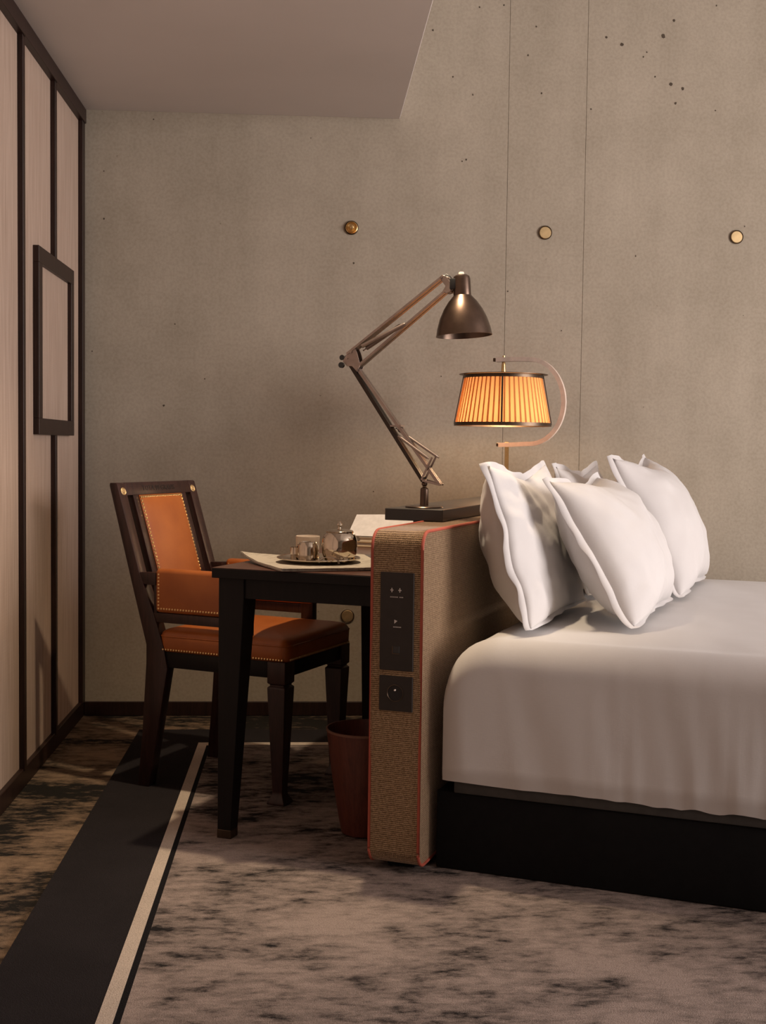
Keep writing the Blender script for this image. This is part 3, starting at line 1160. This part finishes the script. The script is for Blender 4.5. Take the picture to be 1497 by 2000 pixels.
# arms: wood rail, leather panel, nails, lower rail and front post
for side, s0, s1 in (('near', S0, S0 + 0.032), ('far', S0 + SW - 0.032, S0 + SW)):
    ch.add('arm_rail', sprism([(-0.012, 0.644), (0.054, 0.641), (0.054, 0.682), (-0.012, 0.679)], s0 + 0.002, s1 - 0.002), CHAIRW)
    ch.add('arm_lower_rail', sprism([(0.044, 0.527), (0.360, 0.527), (0.360, 0.557), (0.044, 0.557)], s0 + 0.002, s1 - 0.002), CHAIRW)
    ch.add('arm_front_post', sprism([(0.346, 0.4715), (0.390, 0.4715), (0.390, 0.672), (0.346, 0.672)], s0 + 0.001, s1 - 0.001), CHAIRW)
    ch.add('arm_rear_post', sprism([(0.046, 0.556), (0.058, 0.556), (0.058, 0.643), (0.046, 0.643)], s0 + 0.003, s1 - 0.003), CHAIRW)
    bm = newbm()
    box(bm, F0 + 0.0545, F0 + 0.394, s0 - 0.004, s1 + 0.004, 0.5575, 0.694, 0.013, 4)
    pad = ch.add('arm_pad', bm, LEATHER, label='orange leather arm panel')
    bm = newbm()
    for so, ax in ((s0 - 0.0042, (0, -1, 0)), (s1 + 0.0042, (0, 1, 0))):
        for k in range(31):
            dome(bm, (F0 + 0.068 + k * 0.0102, so + 0.0006 * (1 if ax[1] < 0 else -1), 0.571), ax, 0.0036)
        for k in range(1, 11):
            dome(bm, (F0 + 0.068, so + 0.0006 * (1 if ax[1] < 0 else -1), 0.571 + k * 0.0106), ax, 0.0036)
    ch.add('brass_nails', bm, BRASS, pad, 'row of small brass nails', True)

# seat
SF0, SF1, SS0, SS1 = 0.062, 0.520, S0 + 0.002, S0 + SW - 0.002
bm = newbm()
b = bmesh.new()
N, M = 30, 28
rows = []
ZS0, ZS1 = 0.438, 0.492


def seat_ring(ins, z, n=8):
    rad = max(0.006, 0.03 - ins)
    f0, f1, q0, q1 = SF0 + ins, SF1 - ins, SS0 + ins, SS1 - ins
    pts = []
    for cx_, cy_, a in ((f1 - rad, q1 - rad, 0), (f0 + rad, q1 - rad, 90), (f0 + rad, q0 + rad, 180), (f1 - rad, q0 + rad, 270)):
        for k in range(n):
            t_ = R(a + 90 * k / (n - 1))
            pts.append(b.verts.new((F0 + cx_ + rad * cos(t_), cy_ + rad * sin(t_), z)))
    return pts


# crowned pad: rings rise to a soft dome
rings = [seat_ring(0.004, ZS0), seat_ring(0.0, ZS0 + 0.006), seat_ring(-0.002, ZS1 - 0.010), seat_ring(0.0, ZS1 - 0.002), seat_ring(0.004, ZS1 + 0.004),
         seat_ring(0.010, ZS1 + 0.009), seat_ring(0.022, ZS1 + 0.0145), seat_ring(0.045, ZS1 + 0.020), seat_ring(0.08, ZS1 + 0.0245), seat_ring(0.13, ZS1 + 0.0275), seat_ring(0.19, ZS1 + 0.029)]
for A, B in zip(rings[:-1], rings[1:]):
    n = len(A)
    for k in range(n):
        b.faces.new((A[k], A[(k + 1) % n], B[(k + 1) % n], B[k]))
b.faces.new(rings[0][::-1])
b.faces.new(rings[-1])
bmesh.ops.recalc_face_normals(b, faces=b.faces[:])
join(bm, b)
seat = ch.add('seat_cushion', bm, LEATHER, label='orange leather seat', sharp=70)
bm = newbm()
per = []
rad = 0.03
for cx_, cy_, a in ((SF1 - rad, SS1 - rad, 0), (SF0 + rad, SS1 - rad, 90), (SF0 + rad, SS0 + rad, 180), (SF1 - rad, SS0 + rad, 270)):
    for k in range(8):
        t_ = R(a + 90 * k / 7)
        per.append((F0 + cx_ + (rad + 0.001) * cos(t_), cy_ + (rad + 0.001) * sin(t_), ZS1 - 0.006))
tube(bm, per, 0.003, 6, closed=True)
ch.add('seat_piping', bm, LEATHER, seat)
bm = newbm()
for k in range(44):
    dome(bm, (F0 + SF0 + 0.02 + k * 0.0098, SS0 - 0.0005, 0.4445), (0, -1, 0), 0.0036)
for k in range(42):
    dome(bm, (F0 + SF1 + 0.0005, SS0 + 0.02 + k * 0.0096, 0.4445), (1, 0, 0), 0.0036)
ch.add('brass_nails', bm, BRASS, seat, 'row of small brass nails', True)
for poly, q0, q1 in (([(0.085, 0.388), (0.45, 0.388), (0.45, 0.4378), (0.085, 0.4378)], S0 + 0.006, S0 + 0.030),
                     ([(0.085, 0.388), (0.45, 0.388), (0.45, 0.4378), (0.085, 0.4378)], S0 + SW - 0.030, S0 + SW - 0.006),
                     ([(0.488, 0.390), (0.508, 0.390), (0.508, 0.4378), (0.488, 0.4378)], S0 + 0.05, S0 + SW - 0.05),
                     ([(0.060, 0.390), (0.080, 0.390), (0.080, 0.4378), (0.060, 0.4378)], S0 + PW, S0 + SW - PW)):
    ch.add('seat_rail', sprism(poly, q0, q1, 0.0015), WENGE)


def front_leg(sc_):
    b = bmesh.new()
    fc = 0.483

    def ring(cf_, w, z, cs):
        return [b.verts.new((F0 + cf_ + dx * w / 2, cs + dy * w / 2, z)) for dx, dy in ((-1, -1), (1, -1), (1, 1), (-1, 1))]
    spec = [(0.058, 0.0065), (0.058, 0.013), (0.044, 0.026), (0.036, 0.034), (0.034, 0.045), (0.060, 0.355), (0.060, 0.360), (0.048, 0.365), (0.048, 0.368), (0.060, 0.373), (0.061, 0.4378)]
    rs = [ring(fc, w, z, sc_) for w, z in spec]
    for A, B in zip(rs[:-1], rs[1:]):
        for k in range(4):
            b.faces.new((A[k], A[(k + 1) % 4], B[(k + 1) % 4], B[k]))
    b.faces.new(rs[0][::-1])
    b.faces.new(rs[-1])
    bmesh.ops.recalc_face_normals(b, faces=b.faces[:])
    bmesh.ops.bevel(b, geom=[e for e in b.edges if e.calc_face_angle(0) > R(40)], offset=0.0012, segments=1, affect='EDGES')
    return b


for sc_ in (S0 + 0.032, S0 + SW - 0.032):
    ch.add('front_leg', front_leg(sc_), CHAIRW)

# ================================================================== WASTE BIN
wu, wv = -1.222, 3.150
t = Thing('waste_bin', 'tapered red wood veneer waste bin beneath the desk', 'bin', (wu, wv, 0.006), BEDF)
bm = newbm()
lathe(bm, [(0.0, 0.0068), (0.058, 0.0068), (0.062, 0.010), (0.070, 0.05), (0.0885, 0.16), (0.106, 0.296), (0.1065, 0.300), (0.1035, 0.300), (0.1028, 0.296), (0.085, 0.16), (0.066, 0.05), (0.056, 0.014), (0.0, 0.014)], (wu, wv, 0), 56)
t.add('shell', bm, VENEER)
bm = newbm()
lathe(bm, [(0.1070, 0.2945), (0.1074, 0.3005), (0.1030, 0.3008)], (wu, wv, 0), 56)
t.add('rim', bm, m_plain('veneer_edge', (0.16, 0.07, 0.045), 0.5))

# ================================================================== DESK TOP THINGS
TZ = 0.7505


def sheet_pile(name, label, cat, corners, z, layers, mat, lift=None, sub=14):
    """folded paper: corners in (u, v) order near-left, near-right, far-right, far-left"""
    cu = sum(c[0] for c in corners) / 4
    cv = sum(c[1] for c in corners) / 4
    t = Thing(name, label, cat, (cu, cv, z), BEDF)
    zz = z
    for L in range(layers):
        b = bmesh.new()
        th = 0.0022
        off = (random.uniform(-0.004, 0.004), random.uniform(-0.004, 0.004)) if L else (0, 0)
        top, bot_ = [], []
        for i in range(sub + 1):
            rt_, rb_ = [], []
            for j in range(sub + 1):
                p, q = i / sub, j / sub
                u_ = (corners[0][0] * (1 - p) + corners[1][0] * p) * (1 - q) + (corners[3][0] * (1 - p) + corners[2][0] * p) * q + off[0]
                v_ = (corners[0][1] * (1 - p) + corners[1][1] * p) * (1 - q) + (corners[3][1] * (1 - p) + corners[2][1] * p) * q + off[1]
                h = lift(u_, v_) if lift else 0.0
                rb_.append(b.verts.new((u_, v_, zz + h)))
                rt_.append(b.verts.new((u_, v_, zz + h + th)))
            top.append(rt_); bot_.append(rb_)
        for i in range(sub):
            for j in range(sub):
                b.faces.new((top[i][j], top[i + 1][j], top[i + 1][j + 1], top[i][j + 1]))
                b.faces.new((bot_[i][j], bot_[i][j + 1], bot_[i + 1][j + 1], bot_[i + 1][j]))
        for i in range(sub):
            for j in (0, sub):
                b.faces.new((top[i][j], bot_[i][j], bot_[i + 1][j], top[i + 1][j]))
        for j in range(sub):
            for i in (0, sub):
                b.faces.new((top[i][j], top[i][j + 1], bot_[i][j + 1], bot_[i][j]))
        bmesh.ops.recalc_face_normals(b, faces=b.faces[:])
        t.add('folded_sheet', b, mat, sharp=60)
        zz += th + 0.0003
    return t


def news_lift(u_, v_):
    edge = max(0.0, (-1.47 - u_) / 0.11)
    return 0.012 * edge ** 2 + 0.0015 * (1 + noise.noise(Vector((u_ * 22, v_ * 22, 0)))) * (1 if u_ > -1.5 else 1.6)


sheet_pile('newspaper', 'folded newspaper lying under the tray at the near desk edge', 'newspaper', [(-1.365, 2.905), (-1.135, 3.065), (-1.345, 3.43), (-1.602, 3.135)], TZ, 3, NEWS, news_lift)
sheet_pile('letter_sheet', 'plain white paper sheet on the desk right of the teapot', 'paper', [(-1.315, 3.44), (-1.125, 3.40), (-1.115, 3.66), (-1.305, 3.70)], TZ, 1, PAPER, lambda a, b: 0.0005)
# tray
NZ = TZ + 0.0118
tu, tv = -1.352, 3.118
t = Thing('tray', 'round silver tray on the newspaper', 'tray', (tu, tv, NZ), BEDF)
bm = newbm()
lathe(bm, [(0.0, NZ), (0.090, NZ), (0.098, NZ + 0.003), (0.113, NZ + 0.008), (0.115, NZ + 0.0095), (0.113, NZ + 0.0105), (0.097, NZ + 0.0055), (0.089, NZ + 0.0025), (0.0, NZ + 0.0025)], (tu, tv, 0), 64)
t.add('dish', bm, SILVER)
bm = newbm(); tube(bm, [(tu + 0.115 * cos(2 * pi * k / 64), tv + 0.115 * sin(2 * pi * k / 64), NZ + 0.0098) for k in range(64)], 0.0018, 6, closed=True)
t.add('beaded_rim', bm, SILVER)
ON = NZ + 0.0030


def at(x, y, z):
    d = BEDF.ray(x, y)
    e = BEDF.eye()
    return e + d * ((z - e.z) / d.z)


p = at(663, 1096, ON)
pu, pvv = p.x, p.y
t = Thing('teapot', 'squat silver teapot with knobbed lid on the tray', 'teapot', (pu, pvv, ON), BEDF)
bm = newbm()
lathe(bm, [(0.0, ON), (0.036, ON), (0.0405, ON + 0.003), (0.0470, ON + 0.020), (0.0495, ON + 0.040), (0.0485, ON + 0.058), (0.0440, ON + 0.072), (0.0385, ON + 0.079), (0.036, ON + 0.081), (0.0, ON + 0.081)], (pu, pvv, 0), 56)
body = t.add('body', bm, SILVER)
bm = newbm()
lathe(bm, [(0.0375, ON + 0.0805), (0.0390, ON + 0.082), (0.036, ON + 0.085), (0.022, ON + 0.0885), (0.0, ON + 0.0895)], (pu, pvv, 0), 48)
lid = t.add('lid', bm, SILVER)
bm = newbm()
lathe(bm, [(0.006, ON + 0.0885), (0.004, ON + 0.093), (0.0045, ON + 0.096), (0.0085, ON + 0.099), (0.0075, ON + 0.102), (0.004, ON + 0.106), (0.002, ON + 0.109), (0.0, ON + 0.1095)], (pu, pvv, 0), 24)
t.add('knob', bm, SILVER, lid)
bm = newbm()      # spout, pointing away behind the pot
tube(bm, [(pu - 0.017, pvv + 0.042, ON + 0.030), (pu - 0.023, pvv + 0.058, ON + 0.038), (pu - 0.027, pvv + 0.068, ON + 0.052), (pu - 0.030, pvv + 0.076, ON + 0.062)], [0.012, 0.009, 0.007, 0.006], 12)
t.add('spout', bm, SILVER, body)
p = at(602, 1094, ON)
t = Thing('milk_jug', 'small silver jug on the tray left of the teapot', 'jug', (p.x, p.y, ON), BEDF)
bm = newbm()
lathe(bm, [(0.0, ON), (0.026, ON), (0.0285, ON + 0.003), (0.0292, ON + 0.022), (0.0275, ON + 0.040), (0.0235, ON + 0.050), (0.0225, ON + 0.051), (0.0215, ON + 0.049), (0.026, ON + 0.036), (0.0265, ON + 0.01), (0.0, ON + 0.008)], (p.x, p.y, 0), 44)
jb = t.add('body', bm, SILVER)
bm = newbm()
tube(bm, [(p.x - 0.024, p.y + 0.01, ON + 0.042), (p.x - 0.036, p.y + 0.014, ON + 0.040), (p.x - 0.039, p.y + 0.015, ON + 0.026), (p.x - 0.034, p.y + 0.013, ON + 0.014), (p.x - 0.027, p.y + 0.010, ON + 0.012)], 0.0028, 8)
t.add('handle', bm, SILVER, jb)
p = at(583, 1091, ON)
t = Thing('shot_cup', 'tiny silver beaker at the left edge of the tray', 'cup', (p.x, p.y - 0.02, ON), BEDF)
px_, py_ = p.x, p.y - 0.02
bm = newbm()
lathe(bm, [(0.0, ON), (0.0125, ON), (0.0135, ON + 0.002), (0.0130, ON + 0.016), (0.0137, ON + 0.0335), (0.0128, ON + 0.0335), (0.0120, ON + 0.016), (0.0, ON + 0.006)], (px_, py_, 0), 28, None, lambda a: 0.0005 * cos(12 * a))
t.add('body', bm, SILVER)
p = at(601, 1086, ON)
t = Thing('ceramic_cup', 'cream ceramic cup on the tray behind the silver jug', 'cup', (p.x - 0.005, p.y + 0.012, ON), BEDF)
qx, qy = p.x - 0.005, p.y + 0.012
bm = newbm()
lathe(bm, [(0.0, ON), (0.022, ON), (0.026, ON + 0.004), (0.0335, ON + 0.020), (0.0345, ON + 0.0565), (0.033, ON + 0.0575), (0.0318, ON + 0.055), (0.030, ON + 0.02), (0.0, ON + 0.006)], (qx, qy, 0), 44)
t.add('bowl', bm, CERAM)
p = at(690, 1093, ON + 0.006)
t = Thing('teaspoon', 'small silver teaspoon resting on the tray right of the teapot', 'spoon', (p.x, p.y, ON), BEDF)
bm = newbm()
a_ = at(673, 1098, ON + 0.002); b_ = at(702, 1092, ON + 0.010)
ribbon(bm, [a_ + (b_ - a_) * (k / 8) + Vector((0, 0, 0.003 * sin(pi * k / 8))) for k in range(9)], 0.006, 0.0016, (0, 1, 0.2))
t.add('handle', bm, SILVER)
bm = newbm()
M_ = Matrix.Translation(a_ + Vector((-0.008, -0.004, 0.003))) @ Matrix.Diagonal((0.014, 0.009, 0.004, 1))
b = bmesh.new(); bmesh.ops.create_uvsphere(b, u_segments=16, v_segments=8, radius=1)
join(bm, b, M_)
t.add('bowl', bm, SILVER)
p = at(645, 1101, ON)
t = Thing('sugar_tongs', 'silver sugar tongs arched on the tray in front of the teapot', 'tongs', (p.x, p.y, ON), BEDF)
bm = newbm()
for dv in (-0.004, 0.004):
    ribbon(bm, [(p.x + 0.028 * cos(R(180 - 180 * k / 12)), p.y + dv - 0.004, ON + 0.0015 + 0.017 * sin(R(180 * k / 12))) for k in range(13)], 0.003, 0.0014, (0, 1, 0))
t.add('arms', bm, SILVER)
# books and white folder at the far end
bt = 0.7505
bu0, bu1 = -1.50, -1.235
book_spec = [(0.016, CREAM, (0.34, 0.22, 0.12), 0.0), (0.015, CREAM, (0.50, 0.42, 0.33), 0.012)]
zz = TZ
for i, (th, pm, cc, off) in enumerate(book_spec):
    lab = ['tan bound book lying lowest in the pile at the far desk end', 'beige bound book under the white folder, upper of the pile'][i]
    t = Thing('book', lab, 'book', ((bu0 + bu1) / 2, 3.85, zz), BEDF, group='books on the desk')
    cm = m_plain('book_cover_%d' % i, cc, 0.6)
    bm = newbm(); box(bm, bu0 + off + 0.003, bu1 - off - 0.003, 3.753 + off, 3.96 - off, zz + 0.0022, zz + th - 0.0022)
    t.add('page_block', bm, pm)
    for z0 in (zz + 0.0001, zz + th - 0.0022):
        bm = newbm(); box(bm, bu0 + off, bu1 - off, 3.75 + off, 3.965 - off, z0, z0 + 0.0021, 0.0006, 1)
        t.add('cover', bm, cm)
    zz += th + 0.0004
t = Thing('white_folder', 'open white paper folder propped up on the books behind the teapot', 'folder', (-1.40, 3.80, zz), BEDF)
bm = newbm()
c1, c2 = at(690, 1057, zz + 0.002), None
lowL, lowR = Vector((-1.53, 3.765, zz + 0.002)), Vector((-1.270, 3.765, zz + 0.002))
hiL, hiR = Vector((-1.535, 3.86, zz + 0.0665)), Vector((-1.288, 3.86, zz + 0.0745))
nn = (lowR - lowL).cross(hiL - lowL).normalized() * 0.0016
hexa(bm, [lowL, lowR, hiR, hiL, lowL + nn, lowR + nn, hiR + nn, hiL + nn])
t.add('front_leaf', bm, PAPER)
bm = newbm()
lb, rb = Vector((-1.53, 3.935, zz + 0.002)), Vector((-1.28, 3.935, zz + 0.002))
nn2 = (hiR - hiL).cross(lb - hiL).normalized() * 0.0016
hexa(bm, [hiL, hiR, rb, lb, hiL + nn2, hiR + nn2, rb + nn2, lb + nn2])
t.add('rear_leaf', bm, PAPER)

# ================================================================== ADJUSTABLE READING LAMP
LV = 3.36


def L(x, y, dv=0.0):
    q = BEDF.on_v(x, y, LV)
    return Vector((q.x, LV + dv, q.z))


base = L(829, 990)
t = Thing('reading_lamp', 'tall bronze spring-arm reading lamp with dome shade on the ledge', 'lamp', (base.x, LV, LZ1), BEDF)
bm = newbm()
lathe(bm, [(0.0, LZ1 + 0.0003), (0.054, LZ1 + 0.0003), (0.055, LZ1 + 0.002), (0.053, LZ1 + 0.004), (0.02, LZ1 + 0.0065), (0.0, LZ1 + 0.007)], (base.x, LV, 0), 48)
t.add('base_disc', bm, LAMPMETAL)
bm = newbm()
zt = L(828, 953).z
lathe(bm, [(0.0125, LZ1 + 0.006), (0.0118, zt - 0.004), (0.010, zt), (0.006, zt + 0.002), (0.0055, zt + 0.006), (0.0085, zt + 0.009), (0.0085, zt + 0.014), (0.006, zt + 0.018), (0.0, zt + 0.019)], (base.x, LV, 0), 24)
t.add('pillar', bm, LAMPMETAL)


def bar(bm, p, q, w, h):
    ribbon(bm, [p, q], w, h, (0, 1, 0))


bm = newbm()
for dv in (-0.0075, 0.0075):
    bar(bm, L(829, 940, dv), L(681, 703, dv), 0.0125, 0.0105)
la = t.add('lower_arm', bm, ARMDARK)
bm = newbm()
for dv in (-0.006, 0.006):
    bar(bm, L(861, 947, dv * 1.1), L(702, 722, dv * 1.1), 0.011, 0.0085)
t.add('lower_parallel_bar', bm, LAMPARM)
for dv in (-0.0165, 0.0165):
    bm = newbm()
    bar(bm, L(829, 938, dv), L(863, 947, dv), 0.004, 0.006)
    t.add('base_link', bm, LAMPARM)
    bm = newbm()
    tube(bm, [L(827, 937, dv), L(848, 893, dv)], 0.0030, 8)
    t.add('strut', bm, LAMPARM)
bm = newbm()
bar(bm, L(766, 832, 0), L(787, 832, 0), 0.034, 0.005)
t.add('cross_bar', bm, LAMPARM)
for (x0, y0, x1, y1, dv) in ((771, 836, 855, 894, 0.012), (776, 848, 840, 896, -0.010)):
    bm = newbm()
    a_, b_ = L(x0, y0, dv), L(x1, y1, dv)
    tube(bm, [a_, a_ + (b_ - a_) * 0.06, a_ + (b_ - a_) * 0.07, a_ + (b_ - a_) * 0.95, a_ + (b_ - a_) * 0.96, b_], [0.0024, 0.0024, 0.0043, 0.0043, 0.0026, 0.0026], 12)
    t.add('spring_tube', bm, LAMPARM)
bm = newbm()
prism(bm, [(q.x, q.z) for q in (L(674, 706), L(684, 688), L(697, 679), L(702, 690), L(708, 714), L(702, 727), L(692, 716), L(682, 716))], 'y', LV - 0.017, LV - 0.0145, 0.0005, 1)
prism(bm, [(q.x, q.z) for q in (L(674, 706), L(684, 688), L(697, 679), L(702, 690), L(708, 714), L(702, 727), L(692, 716), L(682, 716))], 'y', LV + 0.0145, LV + 0.017, 0.0005, 1)
for x, y in ((682, 700), (701, 721), (690, 688)):
    tube(bm, [L(x, y, -0.020), L(x, y, 0.020)], 0.0042, 12)
t.add('elbow_joint', bm, LAMPARM)
bm = newbm()
tube(bm, [L(673, 714, -0.026), L(673, 714, -0.017)], 0.0085, 20)
tube(bm, [L(672, 699, -0.015), L(672, 699, 0.015)], 0.008, 16)
t.add('elbow_knob', bm, BLACKM)
bm = newbm()
for dv in (-0.0115, 0.0115):
    bar(bm, L(682, 692, dv), L(866, 543, dv), 0.015, 0.0065)
ua = t.add('upper_arm', bm, LAMPARM)
bm = newbm()
for dv in (-0.006, 0.006):
    bar(bm, L(700, 718, dv * 1.6), L(872, 570, dv * 1.6), 0.015, 0.0065)
t.add('upper_parallel_bar', bm, LAMPARM)
for (x0, y0, x1, y1, dv) in ((703, 681, 796, 634, -0.016), (706, 684, 780, 634, 0.016)):
    bm = newbm()
    a_, b_ = L(x0, y0, dv), L(x1, y1, dv)
    tube(bm, [a_, a_ + (b_ - a_) * 0.08, a_ + (b_ - a_) * 0.09, a_ + (b_ - a_) * 0.97, b_], [0.003, 0.003, 0.0062, 0.0062, 0.0045], 14)
    t.add('spring_tube', bm, LAMPARM)
bm = newbm()
for v0_ in (-0.0165, 0.0140):
    prism(bm, [(q.x, q.z) for q in (L(863, 545), L(866, 538), L(874, 540), L(884, 553), L(886, 570), L(876, 574), L(867, 572), L(874, 560))], 'y', LV + v0_, LV + v0_ + 0.0025, 0.0005, 1)
for x, y in ((866, 543), (871, 571), (882, 569)):
    tube(bm, [L(x, y, -0.019), L(x, y, 0.019)], 0.0036, 12)
tube(bm, [L(882, 569), L(899, 567)], 0.0036, 10)
t.add('head_joint', bm, LAMPARM)
bm = newbm()
tube(bm, [L(860, 546), L(865, 539), L(873, 536), L(880, 540), L(885, 548), L(887, 556), L(890, 562)], 0.0016, 6)
t.add('cable', bm, BLACKM)
# dome shade: axis tips slightly
ax0, ax1 = L(902, 541), L(907, 654)
axis = (ax1 - ax0)
hlen = axis.length
axd = axis.normalized()
q = Vector((0, 0, -1)).rotation_difference(axd).to_matrix().to_4x4()
px2m = 1 / F_PX * 3.53
rr = lambda px: px * px2m * 0.985
hz = lambda y: -(y - 541) / 113 * hlen
prof = [(0.0, hz(537)), (rr(11), hz(537)), (rr(15.5), hz(540)), (rr(17), hz(546)), (rr(17.3), hz(577)), (rr(19), hz(579)), (rr(28), hz(589)), (rr(38), hz(604)), (rr(46.5), hz(622)),
        (rr(52), hz(640)), (rr(54.8), hz(654)), (rr(55.4), hz(656)), (rr(54.2), hz(656)), (rr(51), hz(641)), (rr(45.2), hz(622)), (rr(37), hz(606)), (rr(27), hz(592)), (rr(15), hz(583)), (0.0, hz(582))]
bm = newbm(); lathe(bm, prof, ax0, 64, q)
shd = t.add('dome_shade', bm, LAMPMETAL)
bm = newbm(); lathe(bm, [(rr(5.5), hz(538)), (rr(5.5), hz(533)), (rr(4.5), hz(531.5)), (0.0, hz(531.5))], ax0, 16, q)
t.add('finial', bm, NICKEL, shd)
bm = newbm()
sw = L(889, 556, -0.012)
box(bm, sw.x - 0.010, sw.x + 0.010, sw.y - 0.010, sw.y + 0.012, sw.z - 0.016, sw.z + 0.016, 0.004, 2)
t.add('switch', bm, BLACKM, shd)
bm = newbm()
bc = ax0 + axd * (hlen * 0.62)
lathe(bm, [(0.0, 0.040), (0.012, 0.038), (0.013, 0.015), (0.028, -0.012), (0.024, -0.034), (0.0, -0.045)], bc, 24, q)
t.add('bulb', bm, LINING, shd)

# ================================================================== PLEATED LAMP
PV = 4.28


def Q(x, y, dv=0.0):
    q_ = BEDF.on_v(x, y, PV)
    return Vector((q_.x, PV + dv, q_.z))


cU = Q(983, 780).x
stemU = Q(990, 900).x
t = Thing('pleated_lamp', 'lit table lamp with pleated orange shade hung from a curved brass arm', 'lamp', (stemU, PV, LZ1), BEDF)
bm = newbm()
lathe(bm, [(0.0, LZ1 + 0.0003), (0.070, LZ1 + 0.0003), (0.071, LZ1 + 0.006), (0.066, LZ1 + 0.010), (0.012, LZ1 + 0.013), (0.0, LZ1 + 0.0135)], (stemU, PV, 0), 40)
t.add('base_disc', bm, BRONZE)
zlo = Q(990, 868).z
bm = newbm()
tube(bm, [(stemU, PV, LZ1 + 0.012), (stemU, PV, zlo + 0.009)], 0.0075, 16)
t.add('stem', bm, BRASS)
s2m = 4.41 / F_PX
ZB, ZT_ = Q(983, 829).z, Q(983, 736).z
rb, rt_ = 94 * s2m, 76.5 * s2m
# curved arm
pts = [Q(975, 869), Q(1000, 868.5), Q(1030, 867)]
top_y, bot_y = 702, 867
cy_, cx_ = (top_y + bot_y) / 2, 1036
for k in range(25):
    a = R(90 - 180 * k / 24)
    pts.append(Q(cx_ + 66 * cos(a), cy_ + (bot_y - top_y) / 2 * sin(a)))
pts += [Q(1010, 701.5), Q(970, 703)]
bm = newbm(); ribbon(bm, pts, 0.020, 0.0155, (0, 1, 0))
t.add('curved_arm', bm, NICKEL, label='flat nickel arm curving around the shade')
for x, y in ((969, 703), (975, 868.5)):
    bm = newbm()
    c_ = Q(x, y)
    box(bm, c_.x - 0.008, c_.x + 0.001, PV - 0.0085, PV + 0.0085, c_.z - 0.0062, c_.z + 0.0062, 0.0008, 1)
    t.add('arm_tip', bm, BRONZE)
bm = newbm()
zr = Q(983, 703).z
lathe(bm, [(0.0, zr + 0.015), (0.0045, zr + 0.015), (0.0045, zr - 0.004), (0.0055, zr - 0.006), (0.0072, zr - 0.018), (0.009, Q(983, 727).z), (0.0, Q(983, 727).z)], (cU, PV, 0), 20)
t.add('hanger_rod', bm, BRASS)
bm = newbm()
zd = Q(983, 731).z
lathe(bm, [(0.0, zd + 0.004), (0.10, zd + 0.003), (86 * s2m, zd - 0.001), (86 * s2m, zd - 0.0025), (0.10, zd + 0.0005), (0.0, zd + 0.001)], (cU, PV, 0), 72)
t.add('top_plate', bm, BRONZE)
NP = 54
bm = newbm()
b = bmesh.new()
# knife pleats: every pleat doubles back under its neighbour
FOLD = [(0.0, -0.0010), (0.35, 0.0006), (0.74, 0.0016), (1.18, 0.0022), (1.16, 0.0006), (0.86, -0.0008)]
n = NP * len(FOLD)
rows = []
for k in range(7):
    f = k / 6
    z = ZB + (ZT_ - ZB) * f
    r0 = rb + (rt_ - rb) * f - 0.0045
    row = []
    for i in range(NP):
        jit = 0.10 * noise.noise(Vector((i * 1.7, 0.3, 0)))
        for da, dr in FOLD:
            a = 2 * pi * (i + da + (jit if 0 < da < 1.1 else 0)) / NP
            row.append(b.verts.new((cU + (r0 + dr * 1.2) * cos(a), PV + (r0 + dr * 1.2) * sin(a), z)))
    rows.append(row)
for A, B in zip(rows[:-1], rows[1:]):
    for i in range(n):
        b.faces.new((A[i], A[(i + 1) % n], B[(i + 1) % n], B[i]))
join(bm, b)
sh = t.add('pleated_shade', bm, SHADE, label='pleated orange silk shade', sharp=25)
for z, r in ((ZB, rb), (ZT_, rt_)):
    bm = newbm()
    lathe(bm, [(r - 0.004, z - 0.006), (r + 0.0012, z - 0.006), (r + 0.0005, z + 0.006), (r - 0.004, z + 0.006), (r - 0.004, z - 0.006)], (cU, PV, 0), 72)
    t.add('shade_ring', bm, BRONZE, sh)
ang0 = math.atan2(-1, 0.245)
for k in range(4):
    a = ang0 + k * pi / 2
    bm = newbm()
    p0 = Vector((cU + (rb + 0.001) * cos(a), PV + (rb + 0.001) * sin(a), ZB))
    p1 = Vector((cU + (rt_ + 0.001) * cos(a), PV + (rt_ + 0.001) * sin(a), ZT_ + 0.004))
    ribbon(bm, [p0, p1], 0.0065, 0.003, (-sin(a), cos(a), 0))
    t.add('shade_rib', bm, BRONZE, sh)
bm = newbm()
zb_ = (ZB + ZT_) / 2
lathe(bm, [(0.0, ZT_ - 0.002), (0.014, ZT_ - 0.004), (0.014, zb_ + 0.042), (0.0, zb_ + 0.042)], (cU, PV, 0), 20)
t.add('bulb_holder', bm, BRASS)
bm = newbm()
lathe(bm, [(0.011, zb_ + 0.041), (0.013, zb_ + 0.034), (0.026, zb_ + 0.008), (0.024, zb_ - 0.012), (0.012, zb_ - 0.024), (0.0, zb_ - 0.027)], (cU, PV, 0), 24)
t.add('bulb', bm, m_emit('lit_bulb', (1.0, 0.62, 0.27), 2.0), label='glowing bulb')
ld = bpy.data.lights.new('pleated_lamp_light', 'POINT')
ld.energy, ld.color, ld.shadow_soft_size = 3.8, (1.0, 0.70, 0.40), 0.03
lo = bpy.data.objects.new('pleated_lamp_light', ld)
lo.location = BEDF.w(cU, PV, ZB + 0.012)
COL.objects.link(lo)
